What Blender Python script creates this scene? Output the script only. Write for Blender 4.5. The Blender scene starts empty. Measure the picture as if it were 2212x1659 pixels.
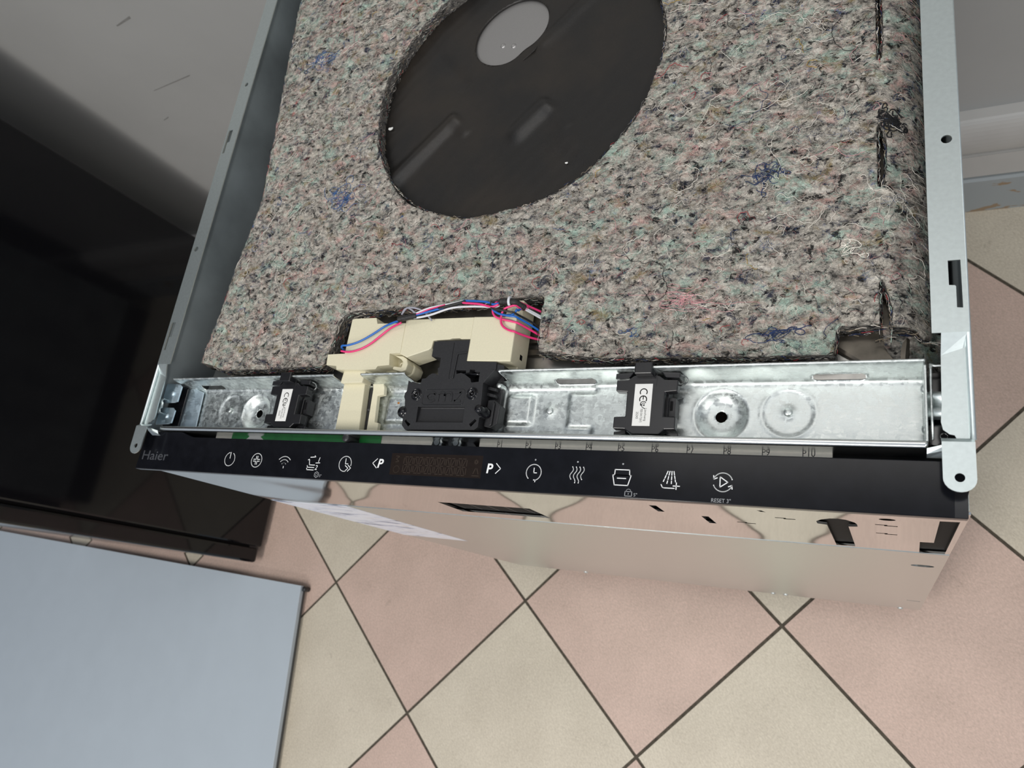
import bpy, bmesh, math, random
import numpy as np
from mathutils import Matrix, Vector
from mathutils.geometry import tessellate_polygon

random.seed(7)
rng = np.random.default_rng(11)
S = bpy.context.scene
COL = S.collection
MM = 0.001

# ------------------------------------------------------------------ camera
FPX = 1558.42
R = ((0.8869523, 0.1373335, -0.44097067),
     (-0.0140112, -0.94632898, -0.32290115),
     (-0.46164847, 0.29257645, -0.83742445))
cam = bpy.data.cameras.new('camera')
cam.sensor_fit = 'HORIZONTAL'
cam.sensor_width = 36.0
cam.lens = FPX * 36.0 / 2212.0
cam.clip_start = 0.02
cam.dof.use_dof = True
cam.dof.focus_distance = 0.46
cam.dof.aperture_fstop = 18.0
camo = bpy.data.objects.new('camera', cam)
COL.objects.link(camo)
camo.matrix_world = Matrix((
    (R[0][0], -R[1][0], -R[2][0], 0.562182),
    (R[0][1], -R[1][1], -R[2][1], -0.100235),
    (R[0][2], -R[1][2], -R[2][2], 1.203402),
    (0, 0, 0, 1)))
S.camera = camo

# ------------------------------------------------------------------ world, lamps, exposure
w = bpy.data.worlds.new('room_light')
S.world = w
w.use_nodes = True
w.node_tree.nodes['Background'].inputs[0].default_value = (0.80, 0.88, 1.0, 1)
w.node_tree.nodes['Background'].inputs[1].default_value = 0.40


def area(name, loc, sx, sy, power, color, rot=(0, 0, 0)):
    l = bpy.data.lights.new(name, 'AREA')
    l.shape = 'RECTANGLE'
    l.size = sx
    l.size_y = sy
    l.energy = power
    l.color = color
    o = bpy.data.objects.new(name, l)
    COL.objects.link(o)
    o.location = loc
    o.rotation_euler = rot
    return o


area('unseen_ceiling_lamp', (0.45, 0.50, 2.70), 1.25, 0.20, 3.6, (1.0, 0.965, 0.91))  # weak lamp added to brighten the steel rails and crossbeam
area('unseen_ceiling_lamp', (-0.25, -1.30, 2.70), 0.30, 1.25, 32, (1.0, 0.965, 0.91))
area('unseen_ceiling_lamp', (2.05, -1.05, 2.70), 0.30, 1.25, 25, (1.0, 0.965, 0.91))
area('unseen_ceiling_lamp', (0.6, -3.0, 2.70), 1.25, 0.30, 26, (1.0, 0.965, 0.91))
S.view_settings.view_transform = 'Standard'
S.view_settings.look = 'None'
S.view_settings.exposure = 0.10
S.view_settings.gamma = 1.0
S.view_settings.use_curve_mapping = False


# ------------------------------------------------------------------ material helpers
def mat(name, col, rough=0.5, metal=0.0, spec=0.5, var=0.06, scale=300.0, bump=0.0, coat=0.0, aniso=0.0):
    """Principled material whose colour is broken up a little by a noise texture."""
    m = bpy.data.materials.new(name)
    m.use_nodes = True
    nt = m.node_tree
    b = nt.nodes['Principled BSDF']
    b.inputs['Roughness'].default_value = rough
    b.inputs['Metallic'].default_value = metal
    b.inputs['Specular IOR Level'].default_value = spec
    b.inputs['Coat Weight'].default_value = coat
    b.inputs['Coat Roughness'].default_value = 0.05
    tc = nt.nodes.new('ShaderNodeTexCoord')
    n = nt.nodes.new('ShaderNodeTexNoise')
    n.inputs['Scale'].default_value = scale
    n.inputs['Detail'].default_value = 4
    nt.links.new(tc.outputs['Object'], n.inputs['Vector'])
    r = nt.nodes.new('ShaderNodeValToRGB')
    r.color_ramp.elements[0].position = 0.3
    r.color_ramp.elements[1].position = 0.7
    r.color_ramp.elements[0].color = tuple(c * (1 - var) for c in col) + (1,)
    r.color_ramp.elements[1].color = tuple(min(1, c * (1 + var)) for c in col) + (1,)
    nt.links.new(n.outputs['Fac'], r.inputs['Fac'])
    nt.links.new(r.outputs['Color'], b.inputs['Base Color'])
    if bump:
        bp = nt.nodes.new('ShaderNodeBump')
        bp.inputs['Strength'].default_value = 1.0
        bp.inputs['Distance'].default_value = bump
        nt.links.new(n.outputs['Fac'], bp.inputs['Height'])
        nt.links.new(bp.outputs['Normal'], b.inputs['Normal'])
    return m


class NT:
    """tiny node-graph helper"""
    def __init__(s, name):
        s.m = bpy.data.materials.new(name)
        s.m.use_nodes = True
        s.nt = s.m.node_tree
        s.b = s.nt.nodes['Principled BSDF']
        s.tc = s.nt.nodes.new('ShaderNodeTexCoord').outputs['Object']

    def link(s, a, b):
        s.nt.links.new(a, b)

    def mapping(s, vec, scale=(1, 1, 1), rot=(0, 0, 0), loc=(0, 0, 0)):
        n = s.nt.nodes.new('ShaderNodeMapping')
        n.inputs['Scale'].default_value = scale
        n.inputs['Rotation'].default_value = rot
        n.inputs['Location'].default_value = loc
        s.link(vec, n.inputs['Vector'])
        return n.outputs[0]

    def noise(s, vec, scale, detail=4, rough=0.55, dist=0.0, out='Fac'):
        n = s.nt.nodes.new('ShaderNodeTexNoise')
        n.inputs['Scale'].default_value = scale
        n.inputs['Detail'].default_value = detail
        n.inputs['Roughness'].default_value = rough
        n.inputs['Distortion'].default_value = dist
        s.link(vec, n.inputs['Vector'])
        return n.outputs[out]

    def ramp(s, fac, els, interp='LINEAR'):
        n = s.nt.nodes.new('ShaderNodeValToRGB')
        n.color_ramp.interpolation = interp
        e = n.color_ramp.elements
        while len(e) < len(els):
            e.new(0.5)
        for k, (p, c) in enumerate(els):
            e[k].position = p
            e[k].color = (tuple(c) + (1,)) if len(c) == 3 else tuple(c)
        s.link(fac, n.inputs['Fac'])
        return n.outputs['Color']

    def mix(s, fac, a, b, mode='MIX'):
        n = s.nt.nodes.new('ShaderNodeMix')
        n.data_type = 'RGBA'
        n.blend_type = mode
        for sock, v in ((n.inputs[0], fac), (n.inputs[6], a), (n.inputs[7], b)):
            if isinstance(v, (int, float)):
                sock.default_value = v
            elif isinstance(v, tuple):
                sock.default_value = v + (1,) if len(v) == 3 else v
            else:
                s.link(v, sock)
        return n.outputs[2]

    def math(s, op, a, b=0.0):
        n = s.nt.nodes.new('ShaderNodeMath')
        n.operation = op
        for sock, v in ((n.inputs[0], a), (n.inputs[1], b)):
            if isinstance(v, (int, float)):
                sock.default_value = v
            else:
                s.link(v, sock)
        return n.outputs[0]

    def bump(s, h, dist, strength=1.0):
        n = s.nt.nodes.new('ShaderNodeBump')
        n.inputs['Distance'].default_value = dist
        n.inputs['Strength'].default_value = strength
        s.link(h, n.inputs['Height'])
        s.link(n.outputs[0], s.b.inputs['Normal'])


def galvanized(name, tint=(0.66, 0.70, 0.69), rough=0.42, spangle=400.0, contrast=0.20):
    g = NT(name)
    v = g.nt.nodes.new('ShaderNodeTexVoronoi')
    v.inputs['Scale'].default_value = spangle
    g.link(g.mix(0.004, g.tc, g.noise(g.tc, 260, 3, 0.6, 0, 'Color'), 'LINEAR_LIGHT'), v.inputs['Vector'])
    bw = g.nt.nodes.new('ShaderNodeRGBToBW')
    g.link(v.outputs['Color'], bw.inputs[0])
    n = g.noise(g.mapping(g.tc, (1, 6, 6)), 160, 5, 0.65)
    f = g.math('ADD', g.math('MULTIPLY', bw.outputs[0], 0.5), g.math('MULTIPLY', n, 0.5))
    lo = tuple(c * (1 - contrast) for c in tint)
    hi = tuple(min(1, c * (1 + contrast)) for c in tint)
    g.link(g.ramp(f, [(0.3, lo), (0.7, hi)]), g.b.inputs['Base Color'])
    g.link(g.ramp(f, [(0.25, (rough * 0.75,) * 3), (0.75, (rough * 1.25,) * 3)]), g.b.inputs['Roughness'])
    g.b.inputs['Metallic'].default_value = 1.0
    g.bump(n, 0.00003)
    return g.m


def felt_material():
    g = NT('recycled_fibre_felt')
    warp = g.noise(g.tc, 60, 3, 0.5, 0, 'Color')
    wv = g.mix(0.0035, g.tc, warp, 'LINEAR_LIGHT')
    n1 = g.noise(g.mapping(wv, (0.75, 1.1, 1)), 210, 6, 0.72, 0.25)
    base = g.ramp(n1, [(0.33, (0.05, 0.049, 0.048)), (0.42, (0.24, 0.225, 0.203)), (0.50, (0.47, 0.437, 0.388)),
                       (0.62, (0.78, 0.72, 0.64))])
    k = 0
    for colr, lo, hi, sc, amt in (((0.50, 0.68, 0.58), 0.53, 0.65, 55, 0.85), ((0.80, 0.50, 0.45), 0.55, 0.67, 60, 0.65),
                                  ((0.030, 0.036, 0.070), 0.57, 0.64, 88, 0.9), ((0.30, 0.22, 0.08), 0.56, 0.66, 50, 0.75),
                                  ((0.90, 0.84, 0.76), 0.56, 0.67, 90, 0.75), ((0.10, 0.16, 0.36), 0.63, 0.70, 80, 0.80),
                                  ((0.62, 0.13, 0.12), 0.66, 0.71, 85, 0.8), ((0.010, 0.010, 0.012), 0.555, 0.61, 170, 0.92),
                                  ((0.10, 0.24, 0.27), 0.62, 0.70, 90, 0.6)):
        k += 1
        n = g.noise(g.mapping(wv, (0.8, 1.15, 1), (0, 0, 0.2 * k), (3.1 * k, 1.7 * k, 0.9 * k)), sc, 6, 0.70, 0.35)
        f = g.ramp(n, [(lo, (0, 0, 0)), (hi, (amt,) * 3)])
        base = g.mix(f, base, colr)
    fw = g.mix(0.006, g.tc, g.noise(g.tc, 130, 2, 0.5, 0, 'Color'), 'LINEAR_LIGHT')
    fib = g.noise(g.mapping(fw, (0.40, 1.0, 1.0), (0, 0, 0.25)), 1700, 4, 0.75, 0.3)
    ff = g.ramp(fib, [(0.30, (0.48,) * 3), (0.50, (0.92,) * 3), (0.72, (1.32,) * 3)])
    base = g.mix(1.0, base, ff, 'MULTIPLY')
    g.link(base, g.b.inputs['Base Color'])
    g.b.inputs['Roughness'].default_value = 0.95
    g.b.inputs['Specular IOR Level'].default_value = 0.1
    g.bump(g.math('ADD', g.math('MULTIPLY', n1, 1.0), g.math('MULTIPLY', fib, 0.55)), 0.0014)
    return g.m


def felt_edge_material():
    g = NT('felt_layers_and_shade')
    wv = g.mix(0.006, g.tc, g.noise(g.tc, 120, 2, 0.5, 0, 'Color'), 'LINEAR_LIGHT')
    n = g.noise(g.mapping(wv, (0.22, 0.22, 1.6)), 900, 5, 0.7, 0.4)
    c = g.ramp(n, [(0.32, (0.03, 0.03, 0.032)), (0.45, (0.15, 0.142, 0.132)), (0.57, (0.32, 0.30, 0.27)),
                   (0.70, (0.56, 0.52, 0.47))])  # dark cut layers, with edge shade mixed into their colours
    n2 = g.noise(g.mapping(wv, (0.5, 0.5, 2.0), (0, 0, 0), (5, 2, 1)), 500, 3)
    c = g.mix(g.ramp(n2, [(0.62, (0, 0, 0)), (0.72, (0.6,) * 3)]), c, (0.36, 0.12, 0.12))
    g.link(c, g.b.inputs['Base Color'])
    g.b.inputs['Roughness'].default_value = 0.95
    g.b.inputs['Specular IOR Level'].default_value = 0.1
    g.bump(n, 0.0025)
    return g.m


def tile_material(name, a, b):
    g = NT(name)
    info = g.nt.nodes.new('ShaderNodeObjectInfo')
    off = g.nt.nodes.new('ShaderNodeVectorMath')
    off.operation = 'ADD'
    g.link(g.tc, off.inputs[0])
    g.link(info.outputs['Location'], off.inputs[1])
    v = off.outputs[0]
    n = g.noise(g.mapping(v, (1, 1.8, 1), (0, 0, 0.6)), 240, 6, 0.75, 0.4)
    n2 = g.noise(v, 9, 3)
    f = g.math('ADD', g.math('MULTIPLY', n, 0.75), g.math('MULTIPLY', n2, 0.25))
    c = g.ramp(f, [(0.36, a), (0.64, b)])
    st = g.noise(v, 34, 5, 0.6, 1.0)
    c = g.mix(g.ramp(st, [(0.66, (0, 0, 0)), (0.78, (0.35,) * 3)]), c, (0.16, 0.13, 0.10))
    g.link(c, g.b.inputs['Base Color'])
    g.b.inputs['Roughness'].default_value = 0.42
    g.bump(n, 0.0003)
    return g.m


M = {}
M['galv'] = galvanized('galvanized_steel')
M['galv_rail'] = mat('galvanized_steel_rail', (0.70, 0.77, 0.77), 0.44, 1.0, var=0.04, scale=400)
M['galv_side'] = mat('galvanized_side_sheet', (0.36, 0.41, 0.43), 0.62, 0.55, var=0.25, scale=14)
M['galv_lip'] = mat('bright_steel_lip', (0.80, 0.82, 0.81), 0.24, 1.0, var=0.03, scale=300)
M['zinc_blue'] = galvanized('blue_zinc_plate', (0.66, 0.78, 0.86), 0.48, 120, 0.04)
M['felt'] = felt_material()
M['felt_edge'] = felt_edge_material()
M['cream'] = mat('cream_plastic', (0.72, 0.675, 0.50), 0.42, var=0.03, scale=900, bump=0.00003)
M['black_pl'] = mat('black_plastic', (0.020, 0.020, 0.022), 0.42, var=0.15, scale=900, bump=0.00004)
M['black_matte'] = mat('matte_black_and_shade', (0.003, 0.003, 0.0035), 0.7, spec=0.2, var=0.1)  # matte black parts; darkened further for shade inside the door slots
M['black_gloss'] = mat('black_glossy_plastic', (0.007, 0.007, 0.009), 0.16, var=0.1)
M['bracket_black'] = mat('satin_black_plastic', (0.012, 0.012, 0.014), 0.30, var=0.1)
M['panel'] = mat('black_control_film', (0.0065, 0.007, 0.0095), 0.16, spec=0.15, var=0.2, scale=120)
M['print'] = mat('white_print', (0.86, 0.87, 0.88), 0.5, var=0.01)
M['print_grey'] = mat('grey_print', (0.36, 0.37, 0.39), 0.5, var=0.02)
M['logo'] = mat('dark_silver_print', (0.060, 0.063, 0.072), 0.35, var=0.05)
M['display'] = mat('brown_display_window', (0.015, 0.010, 0.008), 0.3, spec=0.15, var=0.1)
M['segment'] = mat('unlit_display_segment', (0.036, 0.025, 0.018), 0.5, spec=0.3, var=0.05)
M['label'] = mat('white_label', (0.80, 0.80, 0.78), 0.55, var=0.02)
M['ink'] = mat('black_ink', (0.015, 0.015, 0.016), 0.6, var=0.05)
M['trim'] = mat('beige_trim', (0.86, 0.82, 0.73), 0.35, var=0.03)
M['pcb'] = mat('green_light_guide', (0.02, 0.24, 0.05), 0.25, var=0.25, scale=60)
M['dark_steel'] = mat('dark_bolt_steel', (0.16, 0.17, 0.17), 0.25, 1.0)
M['w_blue'] = mat('blue_wire', (0.015, 0.14, 0.52), 0.32, var=0.03)
M['w_pink'] = mat('pink_wire', (0.80, 0.035, 0.19), 0.32, var=0.03)
M['w_white'] = mat('white_wire', (0.70, 0.70, 0.74), 0.35, var=0.03)
M['w_grey'] = mat('grey_wire', (0.33, 0.33, 0.38), 0.35, var=0.03)
M['w_black'] = mat('black_wire', (0.012, 0.012, 0.014), 0.35, var=0.05)
M['tape'] = mat('black_cloth_tape', (0.020, 0.019, 0.019), 0.55, var=0.2, scale=700, bump=0.0004)
M['tie'] = mat('translucent_cable_tie', (0.72, 0.74, 0.78), 0.3, var=0.03)
M['rust'] = mat('orange_rust', (0.42, 0.16, 0.03), 0.8, var=0.3, scale=900)


def bitumen():
    g = NT('black_bitumen_sheet')
    n = g.noise(g.tc, 700, 5, 0.7)
    d = g.ramp(g.noise(g.tc, 1400, 3, 0.6), [(0.70, (0, 0, 0)), (0.78, (0.55,) * 3)])
    broad = g.noise(g.tc, 18, 3, 0.5)
    c = g.mix(g.ramp(broad, [(0.4, (0, 0, 0)), (0.65, (1,) * 3)]), (0.013, 0.012, 0.0115), (0.022, 0.018, 0.0145))
    c = g.mix(d, c, (0.15, 0.12, 0.07))
    g.link(c, g.b.inputs['Base Color'])
    g.link(g.ramp(n, [(0.3, (0.26,) * 3), (0.7, (0.40,) * 3)]), g.b.inputs['Roughness'])
    wv = g.nt.nodes.new('ShaderNodeTexWave')
    wv.inputs['Scale'].default_value = 26
    wv.inputs['Distortion'].default_value = 3.0
    wv.inputs['Detail'].default_value = 3
    g.link(g.mapping(g.tc, (1, 1, 1), (0, 0, math.radians(45))), wv.inputs['Vector'])
    g.bump(g.math('ADD', g.math('MULTIPLY', wv.outputs['Fac'], 0.30), g.math('MULTIPLY', n, 0.30)), 0.0004)
    return g.m


M['bitumen'] = bitumen()
M['tub'] = mat('dull_brown_tub_steel', (0.13, 0.115, 0.095), 0.35, 0.7, var=0.35, scale=90)
M['tub_bright'] = mat('tub_flange_steel', (0.42, 0.41, 0.39), 0.30, 0.9, var=0.15, scale=150)
M['steel_disc'] = mat('satin_tub_steel', (0.42, 0.41, 0.405), 0.45, 0.8, var=0.04, scale=1200)


def door_steel(name, col, rough, wav):
    g = NT(name)
    n = g.noise(g.mapping(g.tc, (1, 1, 30)), 260, 4, 0.6)
    g.link(g.ramp(n, [(0.3, tuple(c * 0.96 for c in col)), (0.7, tuple(min(1, c * 1.04) for c in col))]), g.b.inputs['Base Color'])
    g.b.inputs['Metallic'].default_value = 1.0
    g.b.inputs['Roughness'].default_value = rough
    g.bump(g.noise(g.tc, 7, 0, 0.5), wav)
    return g.m


M['mirror_steel'] = door_steel('polished_stainless', (0.74, 0.735, 0.71), 0.05, 0.0030)
M['satin_steel'] = door_steel('satin_steel_sheet', (0.66, 0.68, 0.66), 0.28, 0.0020)


def fridge_material():
    g = NT('glossy_black_enamel')
    n = g.noise(g.tc, 3, 3)
    g.link(g.ramp(n, [(0.3, (0.0045, 0.0045, 0.006)), (0.7, (0.007, 0.007, 0.008))]), g.b.inputs['Base Color'])
    g.b.inputs['Roughness'].default_value = 0.07
    g.b.inputs['Specular IOR Level'].default_value = 0.35
    return g.m


M['fridge'] = fridge_material()
M['white_board'] = mat('white_laminate', (0.445, 0.50, 0.55), 0.40, var=0.015, scale=20)
M['board_edge'] = mat('shaded_board_edge', (0.10, 0.10, 0.10), 0.6, var=0.1)  # dark tone stands for the shade along the board's edge
M['tile_pink'] = tile_material('pink_ceramic_tile', (0.45, 0.335, 0.275), (0.69, 0.51, 0.43))
M['tile_cream'] = tile_material('cream_ceramic_tile', (0.48, 0.42, 0.33), (0.70, 0.63, 0.51))
M['grout'] = mat('dark_grout', (0.075, 0.062, 0.045), 0.9, var=0.35, scale=150, bump=0.0005)
M['wall'] = mat('grey_painted_panel', (0.40, 0.40, 0.39), 0.45, var=0.04, scale=6)
M['pvc'] = mat('grey_white_profile', (0.52, 0.51, 0.49), 0.28, var=0.03, scale=20)


M['pvc_scuff'] = mat('dark_scuff', (0.24, 0.235, 0.225), 0.6, var=0.1)


def chipped():
    g = NT('chipped_blue_grey_paint')
    n = g.noise(g.mapping(g.tc, (1, 1, 3.2), (0, 0, 0), (0.35, 0, 0)), 9, 5, 0.55, 0.8)
    c = g.mix(g.ramp(n, [(0.60, (0, 0, 0)), (0.615, (1,) * 3)]), (0.36, 0.39, 0.40), (0.33, 0.235, 0.15))
    g.link(c, g.b.inputs['Base Color'])
    g.b.inputs['Roughness'].default_value = 0.45
    return g.m


M['chipped'] = chipped()


def sticker_material():
    g = NT('printed_warning_sticker')
    n = g.noise(g.mapping(g.tc, (0.35, 1, 1.3)), 60, 4, 0.65, 0.2)
    c = g.ramp(n, [(0.36, (0.10, 0.12, 0.22)), (0.42, (0.55, 0.58, 0.72)), (0.47, (0.80, 0.82, 0.90)), (0.62, (0.84, 0.85, 0.92)), (0.68, (0.50, 0.40, 0.34))])
    g.link(c, g.b.inputs['Base Color'])
    g.b.inputs['Roughness'].default_value = 0.35
    return g.m


M['sticker'] = sticker_material()


# ------------------------------------------------------------------ geometry helpers (input in millimetres)
def link(name, me, parent=None, origin=None):
    o = bpy.data.objects.new(name, me)
    COL.objects.link(o)
    if parent is not None:
        o.parent = parent
        o.matrix_parent_inverse = Matrix.Translation(-world_loc(parent))
    return o


LOC = {}


def world_loc(o):
    return Vector(LOC.get(o.name, (0, 0, 0)))


def thing(name, label, cat, loc, group=None):
    o = bpy.data.objects.new(name, None)
    o.empty_display_size = 0.05
    COL.objects.link(o)
    o.location = loc
    LOC[o.name] = loc
    o['label'] = label
    o['category'] = cat
    if group:
        o['group'] = group
    return o


def tag(o, label, cat=None, group=None, kind=None):
    if label:
        o['label'] = label
    if cat:
        o['category'] = cat
    if group:
        o['group'] = group
    if kind:
        o['kind'] = kind
    return o


def mesh(name, verts, faces, mats, parent=None, smooth=False, midx=None, bevel=0.0, solid=0.0, segs=2):
    me = bpy.data.meshes.new(name)
    v = np.asarray(verts, dtype=float) * MM
    me.from_pydata(v.tolist(), [], [tuple(int(i) for i in f) for f in faces])
    if not isinstance(mats, (list, tuple)):
        mats = [mats]
    for m in mats:
        me.materials.append(M[m])
    if midx is not None:
        me.polygons.foreach_set('material_index', np.asarray(midx, dtype=np.int32))
    if smooth:
        me.polygons.foreach_set('use_smooth', np.ones(len(me.polygons), dtype=bool))
    me.update()
    o = link(name, me, parent)
    if solid:
        md = o.modifiers.new('thickness', 'SOLIDIFY')
        md.thickness = solid * MM
        md.offset = -1
    if bevel:
        md = o.modifiers.new('bevel', 'BEVEL')
        md.width = bevel * MM
        md.segments = segs
        md.limit_method = 'ANGLE'
        md.angle_limit = math.radians(35)
    return o


def prism_data(outline, z0, z1, holes=(), f=None):
    """extruded outline (with holes); f maps (u,v,w) to x,y,z"""
    loops = [list(outline)] + [list(h) for h in holes]
    flat = [p for l in loops for p in l]
    tris = tessellate_polygon([[Vector((p[0], p[1], 0)) for p in l] for l in loops])
    n = len(flat)
    verts = [(p[0], p[1], z1) for p in flat] + [(p[0], p[1], z0) for p in flat]
    faces = []
    for t in tris:
        a, b, c = (flat[i] for i in t)
        ar = (b[0] - a[0]) * (c[1] - a[1]) - (b[1] - a[1]) * (c[0] - a[0])
        if abs(ar) < 1e-9:
            continue
        t = t if ar > 0 else t[::-1]
        faces.append(tuple(t))
        faces.append(tuple(i + n for i in t[::-1]))
    s = 0
    for li, l in enumerate(loops):
        m = len(l)
        area_ = sum(l[i][0] * l[(i + 1) % m][1] - l[(i + 1) % m][0] * l[i][1] for i in range(m))
        ccw = area_ > 0
        if li > 0:
            ccw = not ccw
        for i in range(m):
            a, b = s + i, s + (i + 1) % m
            q = (a, a + n, b + n, b)
            faces.append(q if ccw else q[::-1])
        s += m
    if f:
        verts = [f(*v) for v in verts]
    return verts, faces


def prism(name, outline, z0, z1, m, parent=None, holes=(), bevel=0.0, f=None):
    v, fa = prism_data(outline, z0, z1, holes, f)
    return mesh(name, v, fa, m, parent, bevel=bevel)


def box(name, x0, x1, y0, y1, z0, z1, m, parent=None, bevel=0.0):
    return prism(name, [(x0, y0), (x1, y0), (x1, y1), (x0, y1)], z0, z1, m, parent, bevel=bevel)


def circle(cx, cy, r, n=24, ry=None):
    ry = r if ry is None else ry
    return [(cx + r * math.cos(2 * math.pi * i / n), cy + ry * math.sin(2 * math.pi * i / n)) for i in range(n)]


def rrect(x0, y0, x1, y1, r, n=4):
    out = []
    for cx, cy, a in ((x1 - r, y1 - r, 0), (x0 + r, y1 - r, 90), (x0 + r, y0 + r, 180), (x1 - r, y0 + r, 270)):
        for k in range(n + 1):
            t = math.radians(a + 90 * k / n)
            out.append((cx + r * math.cos(t), cy + r * math.sin(t)))
    return out


def lathe_data(cx, cy, prof, n=24):
    """profile of (radius, z) from the centre outwards or top to bottom"""
    verts, faces = [], []
    for r, z in prof:
        for i in range(n):
            a = 2 * math.pi * i / n
            verts.append((cx + r * math.cos(a), cy + r * math.sin(a), z))
    for k in range(len(prof) - 1):
        for i in range(n):
            a, b = k * n + i, k * n + (i + 1) % n
            faces.append((a, a + n, b + n, b))
    return verts, faces


def lathe(name, cx, cy, prof, m, parent=None, n=24, smooth=True):
    v, f = lathe_data(cx, cy, prof, n)
    return mesh(name, v, f, m, parent, smooth=smooth)


def catmull(pts, sub=6):
    p = [np.array(q, float) for q in pts]
    if len(p) < 3:
        return p
    p = [2 * p[0] - p[1]] + p + [2 * p[-1] - p[-2]]
    out = []
    for i in range(1, len(p) - 2):
        for k in range(sub):
            t = k / sub
            a, b, c, d = p[i - 1], p[i], p[i + 1], p[i + 2]
            out.append(0.5 * (2 * b + (c - a) * t + (2 * a - 5 * b + 4 * c - d) * t * t + (3 * b - a - 3 * c + d) * t ** 3))
    out.append(p[-2])
    return out


def tube_data(path, r, n=8, cap=True):
    P = np.array(path, float)
    T = np.gradient(P, axis=0)
    T /= np.linalg.norm(T, axis=1)[:, None] + 1e-12
    up = np.array([0.13, 0.21, 0.97])
    verts, faces = [], []
    rr = np.broadcast_to(np.asarray(r, float), (len(P),))
    for i, (p, t) in enumerate(zip(P, T)):
        a = np.cross(t, up)
        if np.linalg.norm(a) < 1e-3:
            a = np.cross(t, (1, 0, 0))
        a /= np.linalg.norm(a)
        b = np.cross(a, t)
        for k in range(n):
            q = 2 * math.pi * k / n
            verts.append(p + rr[i] * (a * math.cos(q) + b * math.sin(q)))
    for i in range(len(P) - 1):
        for k in range(n):
            a, b = i * n + k, i * n + (k + 1) % n
            faces.append((a, b, b + n, a + n))
    if cap:
        faces.append(tuple(range(n))[::-1])
        faces.append(tuple(range((len(P) - 1) * n, len(P) * n)))
    return verts, faces


def tube(name, pts, r, m, parent=None, n=8, sub=6):
    v, f = tube_data(catmull(pts, sub), r, n)
    return mesh(name, v, f, m, parent, smooth=True)


def merge(parts):
    V, F = [], []
    for v, f in parts:
        k = len(V)
        V.extend([tuple(q) for q in v])
        F.extend([tuple(i + k for i in q) for q in f])
    return V, F


def stroke_data(pts, w, z, closed=False):
    pts = list(pts)
    if closed:
        pts = pts + [pts[0]]
    V, F = [], []
    for (x0, y0), (x1, y1) in zip(pts[:-1], pts[1:]):
        d = math.hypot(x1 - x0, y1 - y0)
        if d < 1e-6:
            continue
        tx, ty = (x1 - x0) / d * w / 2, (y1 - y0) / d * w / 2
        e = 0.55
        k = len(V)
        V += [(x0 - tx * e + ty, y0 - ty * e - tx, z), (x1 + tx * e + ty, y1 + ty * e - tx, z),
              (x1 + tx * e - ty, y1 + ty * e + tx, z), (x0 - tx * e - ty, y0 - ty * e + tx, z)]
        F.append((k, k + 1, k + 2, k + 3))
    return V, F


def arc(cx, cy, r, a0, a1, n=20, ry=None):
    ry = r if ry is None else ry
    return [(cx + r * math.cos(math.radians(a0 + (a1 - a0) * i / n)), cy + ry * math.sin(math.radians(a0 + (a1 - a0) * i / n)))
            for i in range(n + 1)]


def text_data(body, size, x, y, z, shear=0.0, bold=0.0, rot=0.0, sx=1.0, extrude=0.0, outline=0.0):
    c = bpy.data.curves.new('lettering', 'FONT')
    c.body = body
    c.size = size
    c.shear = shear
    c.offset = bold
    c.extrude = extrude
    if outline:
        c.fill_mode = 'NONE'
        c.bevel_depth = outline
        c.bevel_resolution = 1
    c.resolution_u = 4
    o = bpy.data.objects.new('lettering', c)
    COL.objects.link(o)
    bpy.context.view_layer.update()
    me = o.to_mesh()
    ca, sa = math.cos(rot), math.sin(rot)
    V = [(x + (v.co.x * sx * ca - v.co.y * sa), y + (v.co.x * sx * sa + v.co.y * ca), z + v.co.z) for v in me.vertices]
    F = [tuple(p.vertices) for p in me.polygons]
    o.to_mesh_clear()
    COL.objects.unlink(o)
    bpy.data.objects.remove(o)
    bpy.data.curves.remove(c)
    return V, F


def sd_poly(P, poly):
    """signed distance to a closed polygon, negative inside"""
    poly = np.array(poly, float)
    d = np.full(len(P), 1e18)
    s = np.ones(len(P))
    m = len(poly)
    for i in range(m):
        a, b = poly[i], poly[(i + 1) % m]
        e = b - a
        wv = P - a
        t = np.clip((wv @ e) / (e @ e + 1e-12), 0, 1)
        q = wv - t[:, None] * e
        d = np.minimum(d, (q ** 2).sum(1))
        c1 = P[:, 1] >= a[1]
        c2 = P[:, 1] < b[1]
        c3 = e[0] * wv[:, 1] > e[1] * wv[:, 0]
        flip = (c1 & c2 & c3) | (~c1 & ~c2 & ~c3)
        s = np.where(flip, -s, s)
    return s * np.sqrt(d)


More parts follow.
